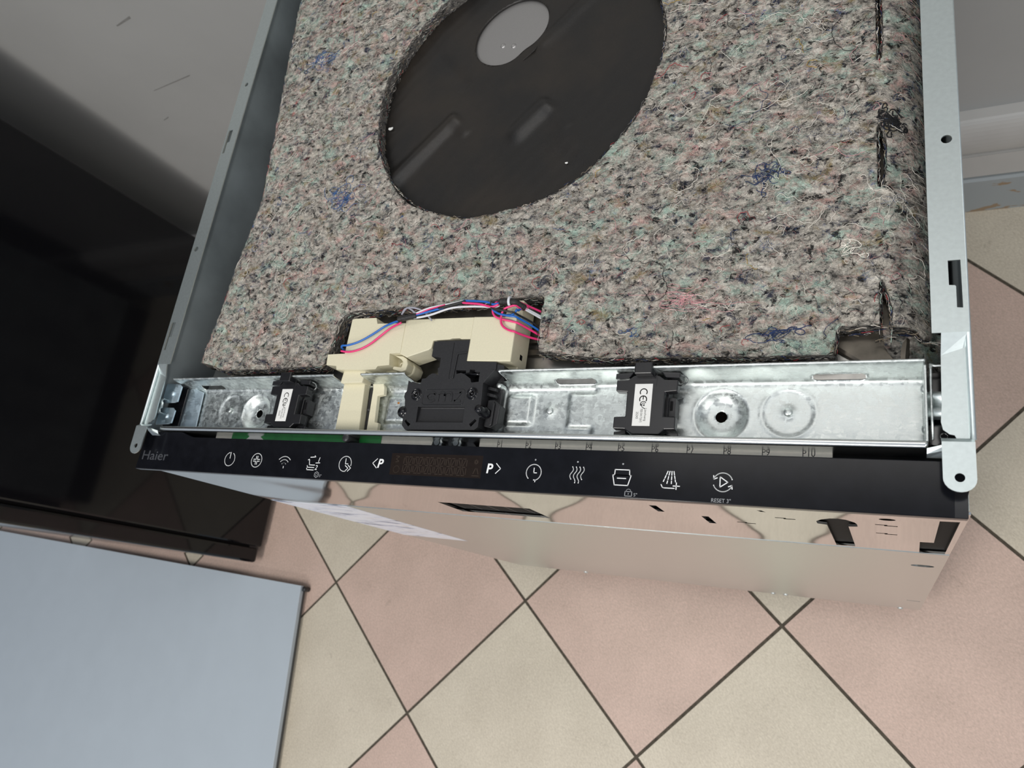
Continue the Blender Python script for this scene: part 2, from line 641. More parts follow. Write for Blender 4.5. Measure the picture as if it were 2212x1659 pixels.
def grid_mask(x0, x1, y0, y1, h, sdf, hy=None):
    """grid over a rectangle with its rim snapped to the outline sdf = 0; returns points and faces"""
    hy = h if hy is None else hy
    nx, ny = int(round((x1 - x0) / h)) + 1, int(round((y1 - y0) / hy)) + 1
    X, Y = np.meshgrid(np.linspace(x0, x1, nx), np.linspace(y0, y1, ny))
    P = np.c_[X.ravel(), Y.ravel()]
    d = sdf(P)
    near = np.abs(d) < 0.62 * max(h, hy)
    Q = P[near]
    e = 1e-3
    for _ in range(2):
        dq = sdf(Q)
        g = np.c_[sdf(Q + (e, 0)) - dq, sdf(Q + (0, e)) - dq] / e
        g /= np.linalg.norm(g, axis=1)[:, None] + 1e-9
        Q = Q - g * dq[:, None]
    P[near] = Q
    d[near] = 0
    idx = np.arange(nx * ny).reshape(ny, nx)
    A, B, C, D = idx[:-1, :-1].ravel(), idx[:-1, 1:].ravel(), idx[1:, 1:].ravel(), idx[1:, :-1].ravel()
    quads = np.c_[A, B, C, D]
    out = d[quads] > 1e-6
    k = out.sum(1)
    faces = [tuple(q) for q in quads[k == 0]]
    for q, o_ in zip(quads[k == 1], out[k == 1]):
        t = tuple(int(i) for i, f in zip(q, o_) if not f)
        a, b, c = (P[i] for i in t)
        if abs((b[0] - a[0]) * (c[1] - a[1]) - (b[1] - a[1]) * (c[0] - a[0])) > 1e-4:
            faces.append(t)
    used = np.unique(np.concatenate([np.array(f) for f in faces]))
    re = -np.ones(len(P), int)
    re[used] = np.arange(len(used))
    faces = [tuple(re[list(f)]) for f in faces]
    return P[used], faces


def vnoise(x, y, seed=0):
    xi, yi = np.floor(x).astype(np.int64), np.floor(y).astype(np.int64)
    fx, fy = x - xi, y - yi
    fx, fy = fx * fx * (3 - 2 * fx), fy * fy * (3 - 2 * fy)

    def hsh(a, b):
        n = (a * 374761393 + b * 668265263 + seed * 1442695041) & 0xffffffff
        n = ((n ^ (n >> 13)) * 1274126177) & 0xffffffff
        return ((n ^ (n >> 16)) & 0xffff) / 65535.0
    return (hsh(xi, yi) * (1 - fx) + hsh(xi + 1, yi) * fx) * (1 - fy) + (hsh(xi, yi + 1) * (1 - fx) + hsh(xi + 1, yi + 1) * fx) * fy


# ================================================================== THE SETTING
PITCH, OX, OY, ANG = 303.15, -440.34, -101.68, -0.7502687
U = np.array((math.cos(ANG), math.sin(ANG)))
Wd = np.array((U[1], -U[0]))
floor = box('floor', -3200, 3200, -3200, 640, -30, -1.6, 'grout')
tag(floor, 'floor of pink and cream square tiles laid diagonally with dark grout', kind='structure')
tile_meshes = {}


def tile_mesh(key):
    h = (PITCH - 3.6) / 2
    v, f = prism_data([(-h, -h), (h, -h), (h, h), (-h, h)], -12, 0)
    # small chamfer: shrink the top ring
    v = [(x * (1 - 0.004), y * (1 - 0.004), z) if z == 0 else (x, y, z) for x, y, z in v]
    n = len(v)
    me = bpy.data.meshes.new('tile_' + key)
    me.from_pydata([tuple(c * MM for c in p) for p in v], [], f)
    me.materials.append(M['tile_' + key])
    return me


for kk in ('pink', 'cream'):
    tile_meshes[kk] = tile_mesh(kk)
for i in range(-8, 11):
    for j in range(-11, 9):
        c = np.array((OX, OY)) + PITCH * ((i + .5) * U + (j + .5) * Wd)
        if not (-2100 < c[0] < 1700 and -1500 < c[1] < 640):
            continue
        key = 'pink' if (i + j) % 2 else 'cream'
        o = bpy.data.objects.new('tile', tile_meshes[key])
        COL.objects.link(o)
        o.location = (c[0] * MM, c[1] * MM, random.uniform(-0.0004, 0.0002))
        o.rotation_euler = (0, 0, ANG)
        o.parent = floor

wall = box('wall_back', -3200, 3200, 626, 700, 0, 2700, 'wall')
tag(wall, 'plain grey wall panel behind the dishwasher', kind='structure')


def xprofile(name, prof, x0, x1, m, parent=None, smooth=False, bevel=0):
    """profile in (y, z), swept along x"""
    v, f = prism_data(prof, x0, x1, f=lambda a, b, c: (c, a, b))
    return mesh(name, v, f, m, parent, bevel=bevel)


bb = xprofile('baseboard_back', [(600, 0), (640, 0), (640, 90), (603, 90), (600, 86)], -3200, 3200, 'chipped')
tag(bb, 'blue-grey painted base strip with brown chips along the wall', kind='structure')
tr = xprofile('trim_1', [(604, 94), (640, 94), (640, 146), (604, 146)], -3200, 3200, 'pvc')
tag(tr, 'flat grey profile above the chipped base strip', kind='structure')
bead = [(604, 147)] + [(612 - 14 * math.cos(t) * 0.9, 186 + 40 * math.sin(t)) for t in np.linspace(-1.35, 1.45, 14)] + [(640, 226), (640, 147)]
tr2 = xprofile('trim_2', bead, -3200, 3200, 'pvc')
tag(tr2, 'rounded shiny moulding at the foot of the grey wall panel', kind='structure')

for x0, z0, x1, z1, t in ((-506, 622, -411, 629, 2.2), (-432, 742, -396, 746, 4.0), (-330, 800, -290, 806, 3.0), (-560, 560, -545, 563, 2.5)):
    prism('scuff_mark', [(x0, z0), (x1, z1), (x1 + 2, z1 + t), (x0, z0 + t * 0.5)], -626, -625.7, 'pvc_scuff', wall, f=lambda u, v, w_: (u, -w_, v))

# ================================================================== BLACK REFRIGERATOR
fr = thing('refrigerator', 'tall glossy black refrigerator standing left of the dishwasher', 'refrigerator', (-0.95, 0.2, 0))
cab = box('cabinet_body', -1250, -650, -52, 508, 14, 1780, 'fridge', fr, bevel=4)
drf = box('door', -1250, -651, -86, -56, 20, 1775, 'fridge', fr, bevel=5)
gk = box('door_gasket', -1240, -660, -57, -51, 40, 1760, 'black_matte', fr)
for fx, fy in ((-1210, -20), (-690, -20), (-1210, 470), (-690, 470)):
    lathe('foot', fx, fy, [(0, 16), (18, 16), (20, 10), (20, 0), (0, 0)], 'black_matte', fr, 16)

# ================================================================== WHITE BOARD
wb = thing('board', 'white board lying on the floor in front of the refrigerator', 'board', (-1.0, -0.55, 0))


def rot_about(pts, cx, cy, a):
    ca, sa = math.cos(a), math.sin(a)
    return [(cx + (x - cx) * ca - (y - cy) * sa, cy + (x - cx) * sa + (y - cy) * ca) for x, y in pts]


bo = [(-510, -118), (-469, -618), (-1740, -700), (-1760, -92)]
prism('panel', bo, 13, 22, 'white_board', wb, bevel=0.8)
prism('core', [(-516, -122), (-475, -614), (-1738, -696), (-1756, -98)], 0.5, 13, 'board_edge', wb)
lathe('knob', -507, -124, [(0, 17), (4, 17), (5, 15), (5, 1), (0, 1)], 'black_pl', wb, 14)

# ================================================================== DISHWASHER
dw = thing('dishwasher', 'built-in dishwasher without its top cover, black touch panel along the front edge', 'dishwasher', (0.299, 0.26, 0))
H = 820.0


def f_side(a, b, c):     # (y, z, x)
    return (c, a, b)


# ---- side panels with folded top rails
for sgn in (0, 1):
    def mx(x):
        return x if sgn else 598 - x
    X0, X1 = (597.2, 598) if sgn else (0, 0.8)
    sp = prism('side_panel', [(2, 70), (555, 70), (555, 818.5), (2, 818.5)], X0, X1, 'galv_side', dw, f=f_side)
    # rail outline on the right-hand side, front to back
    rail = [(597.9, 57), (597.9, 555), (582, 555), (582, 57)]
    tongue = [(597.6, 2), (597.9, 4), (597.9, 50.5), (585.6, 46), (585.2, 20), (584.6, 12), (585.4, 8), (588, 5.8), (590, 5.4), (591, 3.2), (593.4, 1.6)]
    slots = []
    for y0, y1 in ((96.3, 69.9), (297, 271)):
        slots.append([(590.1, y0), (590.2, y0 - 13.7), (592.8, y0 - 14), (593.2, y0 - 14.6), (593.2, y1 + 0.3), (595.8, y1), (595.6, y0)])
    hl = [circle(592.0, 168.6, 2.6, 20), circle(590.0, 349.5, 2.2, 16)]
    loops = [[(mx(x), y) for x, y in l] for l in [rail] + slots + hl]
    vv, ff = prism_data(loops[0], H - 0.9, H, loops[1:])
    rl = mesh('top_rail', vv, ff, 'galv_rail', dw)
    prism('rail_tongue', [(mx(x), y) for x, y in tongue], H - 3.3, H - 2.4, 'galv_rail', rl)
    # rounded outer fold
    px = [mx(597.4), mx(597.4)]
    v, f = tube_data([(px[0], 3, H - 1.4), (px[1], 555, H - 1.4)], 1.35, 10)
    mesh('rail_fold', v, f, 'galv_rail', rl, smooth=True)
    # bent ramp where the rail steps down at the front
    rv = [(mx(586), 57.2, H - 0.05), (mx(597.9), 57.2, H - 0.05), (mx(597.9), 50.3, H - 2.45), (mx(585.6), 45.8, H - 2.45)]
    mesh('rail_step', rv, [(0, 1, 3), (1, 2, 3)] if not sgn else [(3, 1, 0), (3, 2, 1)], 'galv_rail', rl, solid=0.9)
    # mounting ear with a hole, sticking out over the control panel
    cx = mx(591.0)
    ear = [(cx - 6.7, 1.0), (cx - 6.7, -16.5)] + [(cx + 6.7 * math.cos(math.radians(a)), -16.5 + 6.2 * math.sin(math.radians(a)))
                                                  for a in range(190, 360, 17)] + [(cx + 6.7, -16.5), (cx + 6.7, 1.0)]

    er = prism('mounting_ear', ear, 821.6, 822.5, 'galv_rail', dw, holes=[circle(cx, -16.0, 2.1, 18)])
    mesh('ear_bend', [(cx - 6.7, 1.0, 822.5), (cx + 6.7, 1.0, 822.5), (cx + 6.7, 3.6, 818.6), (cx - 6.7, 3.6, 818.6)], [(0, 1, 2, 3)], 'galv_rail', er, solid=0.9)
    # springy folded tongue beside the ear
    xa, xb = mx(578.5), mx(588.5)
    mesh('spring_tongue', [(xa, -3.2, 814), (xb, -1.2, 817), (xb, 1.2, 819.5), (xa, -0.8, 815.5),
                           (xa, -4.4, 811), (xb, -4.4, 811)],
         [(0, 1, 2, 3), (4, 5, 1, 0)], 'galv_rail', dw, solid=0.5)

box('base_tray', 3, 595, 5, 550, 4, 70, 'black_matte', dw)
box('back_panel', 2, 596, 552, 555, 60, 816, 'galv_side', dw)

# ---- tub below the mats
tub_top = [(62, 75), (520, 75), (540, 60), (552, 52), (572, 45), (576, 90), (576, 540), (40, 540), (40, 90), (50, 78)]
tb = box('tub', 62, 536, 78, 536, 120, 783, 'tub', dw)
prism('tub_top', tub_top, 778, 786.5, 'tub', dw, bevel=3.0)
prism('tub_flange', [(24, 44), (574, 44), (560, 52), (545, 64), (530, 76), (30, 76)], 776, 783.0, 'tub_bright', dw, bevel=1)
prism('tub_flange_lip', [(60, 66), (500, 66), (500, 71), (60, 71)], 782, 787, 'tub', dw, bevel=1.2)

# ---- bitumen pad seen through the round window in the felt
DISC = (285.0, 358.5)


def sdf_pad(P):
    a = np.hypot(P[:, 0] - 296, P[:, 1] - 301) - 150
    ang = np.arctan2(P[:, 1] - DISC[1], P[:, 0] - DISC[0])
    b = 33.2 + 1.6 * np.sin(2 * ang + 0.6) - 4.0 * np.exp(-((ang + 0.95) / 0.35) ** 2) - np.hypot(P[:, 0] - DISC[0], P[:, 1] - DISC[1])
    return np.maximum(a, b)


pp, pf = grid_mask(146, 446, 151, 451, 2.0, sdf_pad)
zb = 790.0 + 0.5 * (vnoise(pp[:, 0] / 40, pp[:, 1] / 40, 3) - .5)


def ridge(x, y, a, b, wdt, hgt):
    a, b = np.array(a, float), np.array(b, float)
    e = b - a
    L = np.linalg.norm(e)
    e /= L
    qx, qy = x - a[0], y - a[1]
    s_ = qx * e[0] + qy * e[1]
    t_ = -qx * e[1] + qy * e[0]
    along = 1 / (1 + np.exp(-(s_ + 2) / 2.5)) / (1 + np.exp((s_ - L - 1) / 1.2))
    return hgt * np.exp(-(t_ / wdt) ** 2) * along


for a, b, wd_, hg in (((176, 212), (246, 281), 7.5, 4.2), ((303, 251), (330, 277), 9, 4.0), ((316, 336), (375, 392), 7, 2.5),
                      ((215, 350), (250, 312), 6, -1.6), ((345, 245), (385, 210), 9, 2.0), ((330, 276), (352, 250), 7, 1.6),
                      ((246, 281), (258, 262), 6, 1.8)):
    zb = zb + ridge(pp[:, 0], pp[:, 1], a, b, wd_, hg)
mesh('bitumen_pad', np.c_[pp, zb], pf, 'bitumen', dw, smooth=True, solid=1.6)
prism('steel_window', circle(DISC[0], DISC[1], 40, 40), 785.5, 787.6, 'steel_disc', dw)
for q in ((277.5, 348.3), (288.1, 345.2)):
    lathe('weld_dot', q[0], q[1], [(0, 787.9), (0.6, 788.3), (1.5, 788.5), (2.1, 788.1), (2.4, 787.6)], 'steel_disc', dw, 14)
mesh('curled_rim', [(301, 324.5, 790.4), (311, 330.5, 791.6), (316, 341, 790.6), (311, 336, 788.5), (303, 328.5, 788.3)],
     [(0, 1, 4), (1, 3, 4), (1, 2, 3)], 'label', dw)

# ---- crossbeam: one folded sheet, swept profile with stamped dishes and holes
PROF = [(-0.4, 796), (-0.4, 813.2), (0.0, 814.4), (0.8, 815), (3.0, 815), (3.4, 814.4), (3.5, 812), (3.5, 798.5), (4.3, 796.6),
        (6.0, 796), (38.0, 796), (40.0, 796.5), (41.6, 798.6), (42.4, 802), (43.0, 806), (43.4, 813), (44.2, 815.6), (45.2, 815.8)]
PR = np.array(PROF, float)
ARC = np.r_[0, np.cumsum(np.hypot(*np.diff(PR, axis=0).T))]


def prof_at(s_):
    return np.interp(s_, ARC, PR[:, 0]), np.interp(s_, ARC, PR[:, 1])


def s_of_y(y):           # arc length for a point on the beam's floor
    return ARC[9] + (y - 6.0)


S_WALL0 = ARC[12]
DISH = [(477, 21.2), (106, 21.2)]
RING = [(513.2, 22.6), (76.8, 22.4)]


def sdf_beam(P):
    x, s_ = P[:, 0], P[:, 1]
    d = np.maximum(np.maximum(20 - x, x - 579), np.maximum(-s_, s_ - ARC[-1]))
    for cx, cy in DISH:
        d = np.maximum(d, 3.4 - np.hypot(x - cx + 1.0, s_ - s_of_y(cy)))

    def cut(x0, x1, a, b):
        return -np.maximum(np.maximum(x0 - x, x - x1), np.maximum(a - s_, s_ - b))
    for x0, x1 in ((526, 552), (372, 399), (40, 66)):
        d = np.maximum(d, cut(x0, x1, S_WALL0 - 1.4, S_WALL0 + 4.6))
    # the lock's gap in the rear wall
    d = np.maximum(d, cut(262, 337, ARC[13] - 1.0, ARC[-1] + 9))
    d = np.maximum(d, cut(197, 223, ARC[12] - 0.5, ARC[-1] + 9))
    return d


gx, gf = grid_mask(20, 579, 0, ARC[-1], 1.25, sdf_beam, 1.1)
by, bz = prof_at(gx[:, 1])
bx = gx[:, 0]
on = (gx[:, 1] > ARC[9] - 0.5) & (gx[:, 1] < ARC[10] + 1.5)
fy = gx[:, 1] - ARC[9] + 6.0
dz = np.zeros(len(bx))
for cx, cy in DISH:
    r = np.hypot(bx - cx, fy - cy)
    dz += np.where(r < 15, -4.2 * np.sin(np.clip((15 - r) / 7.5, 0, 1) * math.pi / 2) - 0.05 * (15 - r), 0) + 0.3 * np.exp(-((r - 15.6) / 1.0) ** 2)
for cx, cy in RING:
    r = np.hypot(bx - cx, fy - cy)
    dz += 0.45 * np.exp(-((r - 14.1) / 0.8) ** 2) - 0.5 / (1 + np.exp((r - 13.2) * 3)) + 1.0 * np.exp(-(r / 3.2) ** 2)


def sm(v):
    return 1 / (1 + np.exp(-v * 2.2))


for mir in (0, 1):
    xx = 592 - bx if mir else bx
    sq = sm(xx - 336) * sm(355 - xx) * sm(fy - 14.3) * sm(33.6 - fy)
    dz += 2.6 * sq
    rec = sm(xx - 333) * sm(381 - xx) * sm(38.8 - fy) * sm(fy - 8)
    rec = np.maximum(rec, sm(xx - 375) * sm(399 - xx) * sm(38.8 - fy) * sm(fy - 35.2))
    rec = np.maximum(rec, sm(xx - 375) * sm(398 - xx) * sm(12.8 - fy) * sm(fy - 4))
    dz += -1.5 * rec
    r = np.hypot(xx - 368, fy - 23.4)
    dz += 1.2 * np.exp(-(r / 3.0) ** 2)
bz = bz + np.where(on, dz, 0)
lipm = [1 if max(gx[i, 1] for i in f) < ARC[6] else 0 for f in gf]
bm_ = mesh('crossbeam', np.c_[bx, by, bz], gf, ['galv', 'galv_lip'], dw, smooth=True, solid=0.8, midx=lipm)
for x, y in ((513.2, 22.6), (76.8, 22.4), (368, 23.4), (224, 23.4)):
    z = 797.2 if x in (513.2, 76.8) else 795.8
    lathe('rivet', x, y, [(0, z + 1.0), (1.8, z + 1.0), (2.3, z + 0.5), (2.4, z - 1.2)], 'galv', dw, 16)
prism('rust_spot', circle(247.5, 28.5, 1.1, 9, 0.8), 797.0, 797.12, 'rust', bm_)
# beam end on the right: wall, black end block, spring clip
we = prism('beam_end', [(2, 795), (42, 795), (43.5, 812), (42, 815.4), (3.5, 815), (2, 813.5)], 578.2, 579.4, 'galv', dw, bevel=0.3, f=f_side)
for y in (12, 33):
    vr, fr_ = lathe_data(0, 0, [(0, 1.3), (1.5, 1.1), (2.4, 0.2), (2.5, -0.3)], 14)
    mesh('rivet', [(578.2 - b, y + a, 804 + c) for a, c, b in [(p[0], p[1], p[2]) for p in vr]], fr_, 'galv', dw, smooth=True)
prism('end_block', rrect(580.2, 4, 597, 42, 2), 770, 803, 'black_gloss', dw, bevel=0.5)
for k in range(6):
    tube('screw_thread', [(586 + 1.6 * math.cos(t), 6 + 1.6 * math.sin(t), 812 + k * 0.8) for t in np.linspace(0, 6.28, 9)], 0.35, 'dark_steel', dw, 6, 2)
    if k == 1:
        break
tube('end_frame', [(581.3, 4, 813), (581.3, 40, 813), (583, 42.2, 813), (597, 42.2, 813)], 0.7, 'galv', dw, 8, 3)


def xs(name, prof, x0, x1, m, parent, th=0.7):
    n = len(prof)
    V = [(x0, y, z) for y, z in prof] + [(x1, y, z) for y, z in prof]
    F = [(i, i + 1, n + i + 1, n + i) for i in range(n - 1)]
    return mesh(name, V, F, m, parent, smooth=True, solid=th)


xs('spring_clip', [(29, 808), (28.8, 812.6), (26.2, 813.4), (24.6, 811.8), (21.0, 811.8), (19.6, 813.4), (16.2, 812.8), (15.7, 808)],
   579.5, 596, 'galv_rail', dw)
# left end: blue zinc bracket plates with rivets and a clip
xs('spring_clip', [(29, 806), (28.8, 811.0), (26.2, 812), (24.6, 810.4), (21.0, 810.4), (19.6, 812), (16.2, 811), (15.7, 806)],
   1, 9, 'galv_rail', dw)
for y0, y1, z0 in ((25.6, 43.5, 806), (6.5, 22.0, 806)):
    br = prism('end_bracket', [(2, y0), (19, y0 + 0.6), (22, y0 + 1.5), (22.5, y1 - 3), (19, y1 - 0.5), (2, y1)], z0, z0 + 1.1, 'zinc_blue', dw,
               bevel=0.3)
    ym = (y0 + y1) / 2
    lathe('rivet', 13.5, ym, [(0, z0 + 2.2), (1.4, z0 + 2.1), (2.2, z0 + 1.6), (2.5, z0 + 0.9)], 'zinc_blue', br, 14)
prism('bracket_plate', [(20, 5), (42, 5), (40, 38), (24, 43), (20, 43)], 797, 798.0, 'zinc_blue', dw, bevel=0.3)
box('end_block', 1.5, 22, 4, 43, 770, 800, 'black_gloss', dw, bevel=0.5)

# ---- door actuators (two identical black boxes with a white label)
ACT = [(-6.3, 46), (4.5, 46), (4.8, 40.6), (7.6, 40.4), (11.1, 38), (18.8, 37.6), (18.6, 31.0), (11.4, 30.4), (11.4, 15.6), (18.6, 15.4),
       (18.6, 8.1), (12.6, 7.9), (9.6, 5.0), (-6.8, 5.0), (-11.2, 7.9), (-18.4, 8.1), (-18.4, 15.2), (-11.4, 15.5), (-11.6, 30.7),
       (-18.6, 31.3), (-18.6, 38.1), (-11.3, 38.3), (-8.2, 40.8), (-6.0, 40.8)]


def actuator(cx):
    a = thing_part = prism('door_actuator', [(cx + x, y) for x, y in ACT], 805.5, 811.2, 'bracket_black', dw, bevel=0.5)
    prism('housing', [(cx - 11, 8.4), (cx + 12.6, 8.4), (cx + 12.6, 37), (cx - 11, 37)], 797.6, 806, 'bracket_black', a, bevel=0.4)
    prism('side_window', rrect(cx + 11.8, 17.5, cx + 16.4, 28.8, 0.4), 797.6, 804.4, 'black_pl', a, bevel=0.2)
    prism('latch_window', rrect(cx + 13.2, 21, cx + 14.8, 26.8, 0.2), 804.4, 804.6, 'black_matte', a)
    prism('hook', [(cx - 6.3, 40), (cx + 4.5, 40), (cx + 4.5, 47.2), (cx - 6.3, 47.2)], 811, 817.4, 'bracket_black', a, bevel=0.6)
    prism('hook_slot', [(cx + 5.6, 34), (cx + 6.1, 34), (cx + 6.1, 41), (cx + 5.6, 41)], 811.1, 811.35, 'black_pl', a)
    for sx_ in (-1, 1):
        prism('clip_foot', [(cx + sx_ * 12.0, 6.2), (cx + sx_ * 19.4, 4.6), (cx + sx_ * 19.4, 7.4), (cx + sx_ * 12, 8.4)][::sx_],
              797.5, 806, 'bracket_black', a, bevel=0.3)
        prism('clip_ear', [(cx + sx_ * 11.0, 39.6), (cx + sx_ * 19.6, 39.0), (cx + sx_ * 19.6, 42.4), (cx + sx_ * 8.5, 43.0)][::sx_],
              800, 811.0, 'bracket_black', a, bevel=0.4)
    wire_loop = [(cx + 12, 37, 805), (cx + 19, 36, 806), (cx + 22.5, 38, 806.5), (cx + 21.5, 41, 808), (cx + 12, 42.5, 810.5)]
    tube('spring_wire', wire_loop, 0.55, 'dark_steel', a, 6, 5)
    zl = 811.35
    lab = prism('label', [(cx - 6.8, 9.7), (cx + 3.9, 9.7), (cx + 3.9, 35.5), (cx - 6.8, 35.5)], 811.2, zl, 'label', a)
    z = zl + 0.03
    parts = [  # CE mark reads downwards: rotated by -90 degrees
        stroke_data(arc(cx - 1.2, 30.9, 2.0, 10, 170, 14), 0.62, z),
        stroke_data(arc(cx - 1.2, 27.0, 2.0, 10, 170, 14), 0.62, z), stroke_data([(cx - 1.2, 29.0), (cx - 1.2, 27.4)], 0.62, z),
        stroke_data(arc(cx - 1.4, 23.2, 1.9, 20, 150, 10), 0.45, z), stroke_data(arc(cx - 1.4, 23.2, 1.1, 20, 150, 10), 0.4, z),
        stroke_data([(cx - 2.9, 23.9), (cx - 0.2, 21.8), (cx + 1.2, 21.4)], 0.4, z),
        stroke_data(circle(cx - 0.6, 24.0, 0.4, 8), 0.4, z, True)]
    parts = []
    # drawn in label coordinates (u along the text, v across), then turned so that the text runs towards the front

    def turn(data):
        V, F = data
        return [(cx - 1.45 + q[1], 35.5 - q[0], z) for q in V], F
    D = [stroke_data(arc(5.2, 0.2, 2.1, 60, 300, 16), 0.62, 0), stroke_data(arc(9.6, 0.2, 2.1, 60, 300, 16), 0.62, 0),
         stroke_data([(7.7, 0.2), (9.6, 0.2)], 0.6, 0),
         stroke_data(arc(12.6, 0.5, 1.7, 120, 300, 12), 0.45, 0), stroke_data(arc(12.8, 0.6, 0.9, 120, 300, 10), 0.35, 0),
         stroke_data([(12.0, -1.2), (14.4, 0.0), (15.4, 1.6)], 0.4, 0), stroke_data(circle(13.2, 0.9, 0.35, 8), 0.4, 0, True)]
    D.append(text_data('Lianchuang', 2.05, 15.0, 1.6, 0, sx=0.86))
    D.append(text_data('70010417(6V)', 2.05, 15.2, -0.9, 0, sx=0.72))
    D.append(text_data('25243', 2.05, 17.2, -3.4, 0, sx=0.85))
    V, F = merge([turn(d) for d in D])
    mesh('label_print', V, F, 'ink', a)
    return a


tag(actuator(435.9), 'black clip-on door actuator with a white label, nearer the right end of the crossbeam')
tag(actuator(152.2), 'black clip-on door actuator with a white label, nearer the left end of the crossbeam')

# ---- cream lock housing
lh = prism('lock_housing', [(200.8, 90.7), (204, 91.2), (223.7, 90.6), (225.7, 85.8), (251.6, 84.8), (251.9, 61.5), (242.6, 61.4), (244.2, 52.5),
                            (234, 52), (232.5, 49.6), (223.8, 49.4), (201.5, 50), (195.7, 50.1), (194.8, 53.2), (184.9, 54.2), (184.1, 62.7),
                            (200.6, 62.9)][::-1], 789, 812, 'cream', dw, bevel=0.9)
tag(lh, 'cream plastic lock housing')
prism('bridge', [(251.3, 61.0), (252.5, 60.7), (257.7, 58.1), (275.8, 63.2), (278.0, 64.6), (278.4, 70.2), (292, 70.4), (293.5, 71.0), (300, 71.0),
                 (301, 70.2), (309.0, 69.8), (309.0, 86.2), (251.3, 87.7)], 794, 811.6, 'cream', lh, bevel=0.8)
prism('right_block', [(309, 53.2), (342.9, 52.2), (342.9, 84.5), (309, 86.2)], 789, 812.3, 'cream', lh, bevel=0.8)
prism('block_foot', [(331.5, 49.5), (342.7, 49.3), (342.7, 53), (330, 53)], 788, 801, 'cream', lh, bevel=0.5)
prism('side_slot', [(58, 797), (61.5, 797), (61.5, 800.2), (58, 800.2)], 342.9, 343.1, 'black_matte', lh, f=f_side)
prism('connector_shell', [(330, 84.5), (343.2, 84), (343.2, 99), (334, 99.5), (331, 97)], 788, 806, 'cream', lh, bevel=0.8)
# leg reaching over the crossbeam
prism('leg', [(198.2, 53), (217.4, 53), (221.6, 5.2), (199.2, 5.0)][::-1], 797, 803.4, 'cream', lh, bevel=0.7)
prism('leg_shoulder', [(198.6, 41), (219.0, 41), (221.5, 54), (200, 54)], 797, 808, 'cream', lh, bevel=0.8)
prism('leg_flange', [(222.5, 46), (226.4, 46), (233, 43), (234.7, 39.6), (235.6, 34), (230.0, 33), (232, 13), (235.6, 12.4), (235.8, 5.4), (226.2, 5.4),
                     (224.6, 38)], 797.0, 800.6, 'cream', lh, bevel=0.5)
prism('lever', [(219.6, 40), (223.4, 40), (225.0, 5.6), (221.9, 5.6)][::-1], 796.9, 797.9, 'black_pl', lh, bevel=0.2)
lathe('lever_knob', 224.2, 22.5, [(0, 801.2), (1.3, 801.0), (1.7, 799.6), (1.7, 797)], 'black_pl', lh, 12)
# loop foot beside the bridge
lf = [(233.6, 63.5), (247.3, 61.5), (255.8, 58.6), (258.8, 54.5), (257.6, 49.4), (254, 47), (240, 49.4), (227, 51.2), (226.4, 53.2), (236, 53.8), (238.5, 60)]
prism('screw_lug', lf, 789, 800.5, 'cream', lh, bevel=1.2)
prism('lug_wall', [(244.5, 61.2), (252.2, 60.5), (256.2, 58.2), (257.6, 54), (256.8, 49.6), (253.2, 48.3), (244.8, 50.6), (245.3, 53.0), (252.2, 52.0),
                   (253, 56), (251, 58)], 799.5, 808.5, 'cream', lh, bevel=0.8)
lathe('screw_boss', 248.6, 55.6, [(1.0, 801), (1.1, 803.0), (1.9, 803.2), (2.3, 802.6), (2.4, 800)], 'cream', lh, 16)

# ---- black door lock with embossed lettering
EMZ = [(264.4, 40.2), (266.6, 38.6), (268.2, 39.2), (275.2, 37.4), (275.5, 41.2), (278.7, 41.5), (280.6, 43.6), (283, 44.9), (285.6, 44.9), (288.6, 43.5),
       (287.9, 44.8), (287.1, 48.8), (288.4, 49.2), (288.0, 56.4), (280.2, 57.7), (280.3, 68.9), (309.2, 68.6), (309.2, 53.2), (332.8, 51.8),
       (333.1, 46.8), (325.9, 37.8), (324.9, 37.5), (326.0, 21.4), (329.6, 19.8), (330.2, 17.0), (328.6, 14.6), (326.2, 13.6), (326.2, 7.2), (323.7, 5.2),
       (269.2, 4.4), (265.8, 7.6), (265.6, 13.4), (261.8, 14.6), (260.4, 17.4), (261.7, 20.4), (265.2, 21.4), (264.4, 26), (263.2, 28), (263.4, 31), (264.6, 32.2)]
hole_big = [(302.3, 47.0), (310.2, 46.6), (310.4, 44.8), (313, 45.2), (313.2, 47.2), (317.2, 46.8), (317.4, 45.4), (321.2, 45.2), (321.4, 38.2),
            (315.8, 37.8), (314.6, 40.6), (312.4, 42), (309.5, 43.9), (306.5, 44.9), (303.0, 44.2)]
scoop = [(276.5, 20.9), (276.9, 9.9), (314.2, 10.1), (313.8, 20.9)]
sl1 = [(267.2, 10.8), (268.6, 11.9), (269.4, 10.6), (272.7, 8.5), (271.3, 6.7)]
sl2 = [(319.3, 9.1), (323.1, 12.6), (324.5, 11.3), (320.9, 7.2)]
lk = prism('door_lock', EMZ[::-1], 800, 812.6, 'black_pl', dw, holes=[hole_big, scoop, sl1, sl2], bevel=0.45)
tag(lk, 'black plastic door lock with raised lettering and two round bosses')
prism('lock_base', [(263, 5), (331, 5), (334, 24), (334, 44), (322, 64), (284, 64), (284, 44), (266, 40)], 796.5, 801, 'black_pl', lk, bevel=0.5)
nsc = 10
V, F = [], []
for i in range(nsc + 1):
    t = i / nsc
    y = 9.7 + 11.4 * t
    z = 812.4 - 5.2 * math.sin(math.pi * min(1, t * 0.62 + 0.0)) if True else 0
    z = 812.5 - 4.6 * (1 - ((t - 1.0) / 1.0) ** 2) ** 0.5 if t < 1 else 812.5 - 4.6
    z = 812.5 - 2.6 * math.sqrt(max(0, 1 - (1 - t) ** 2))
    V += [(276.6, y, z), (314.2, y, z)]
for i in range(nsc):
    F.append((2 * i, 2 * i + 1, 2 * i + 3, 2 * i + 2))
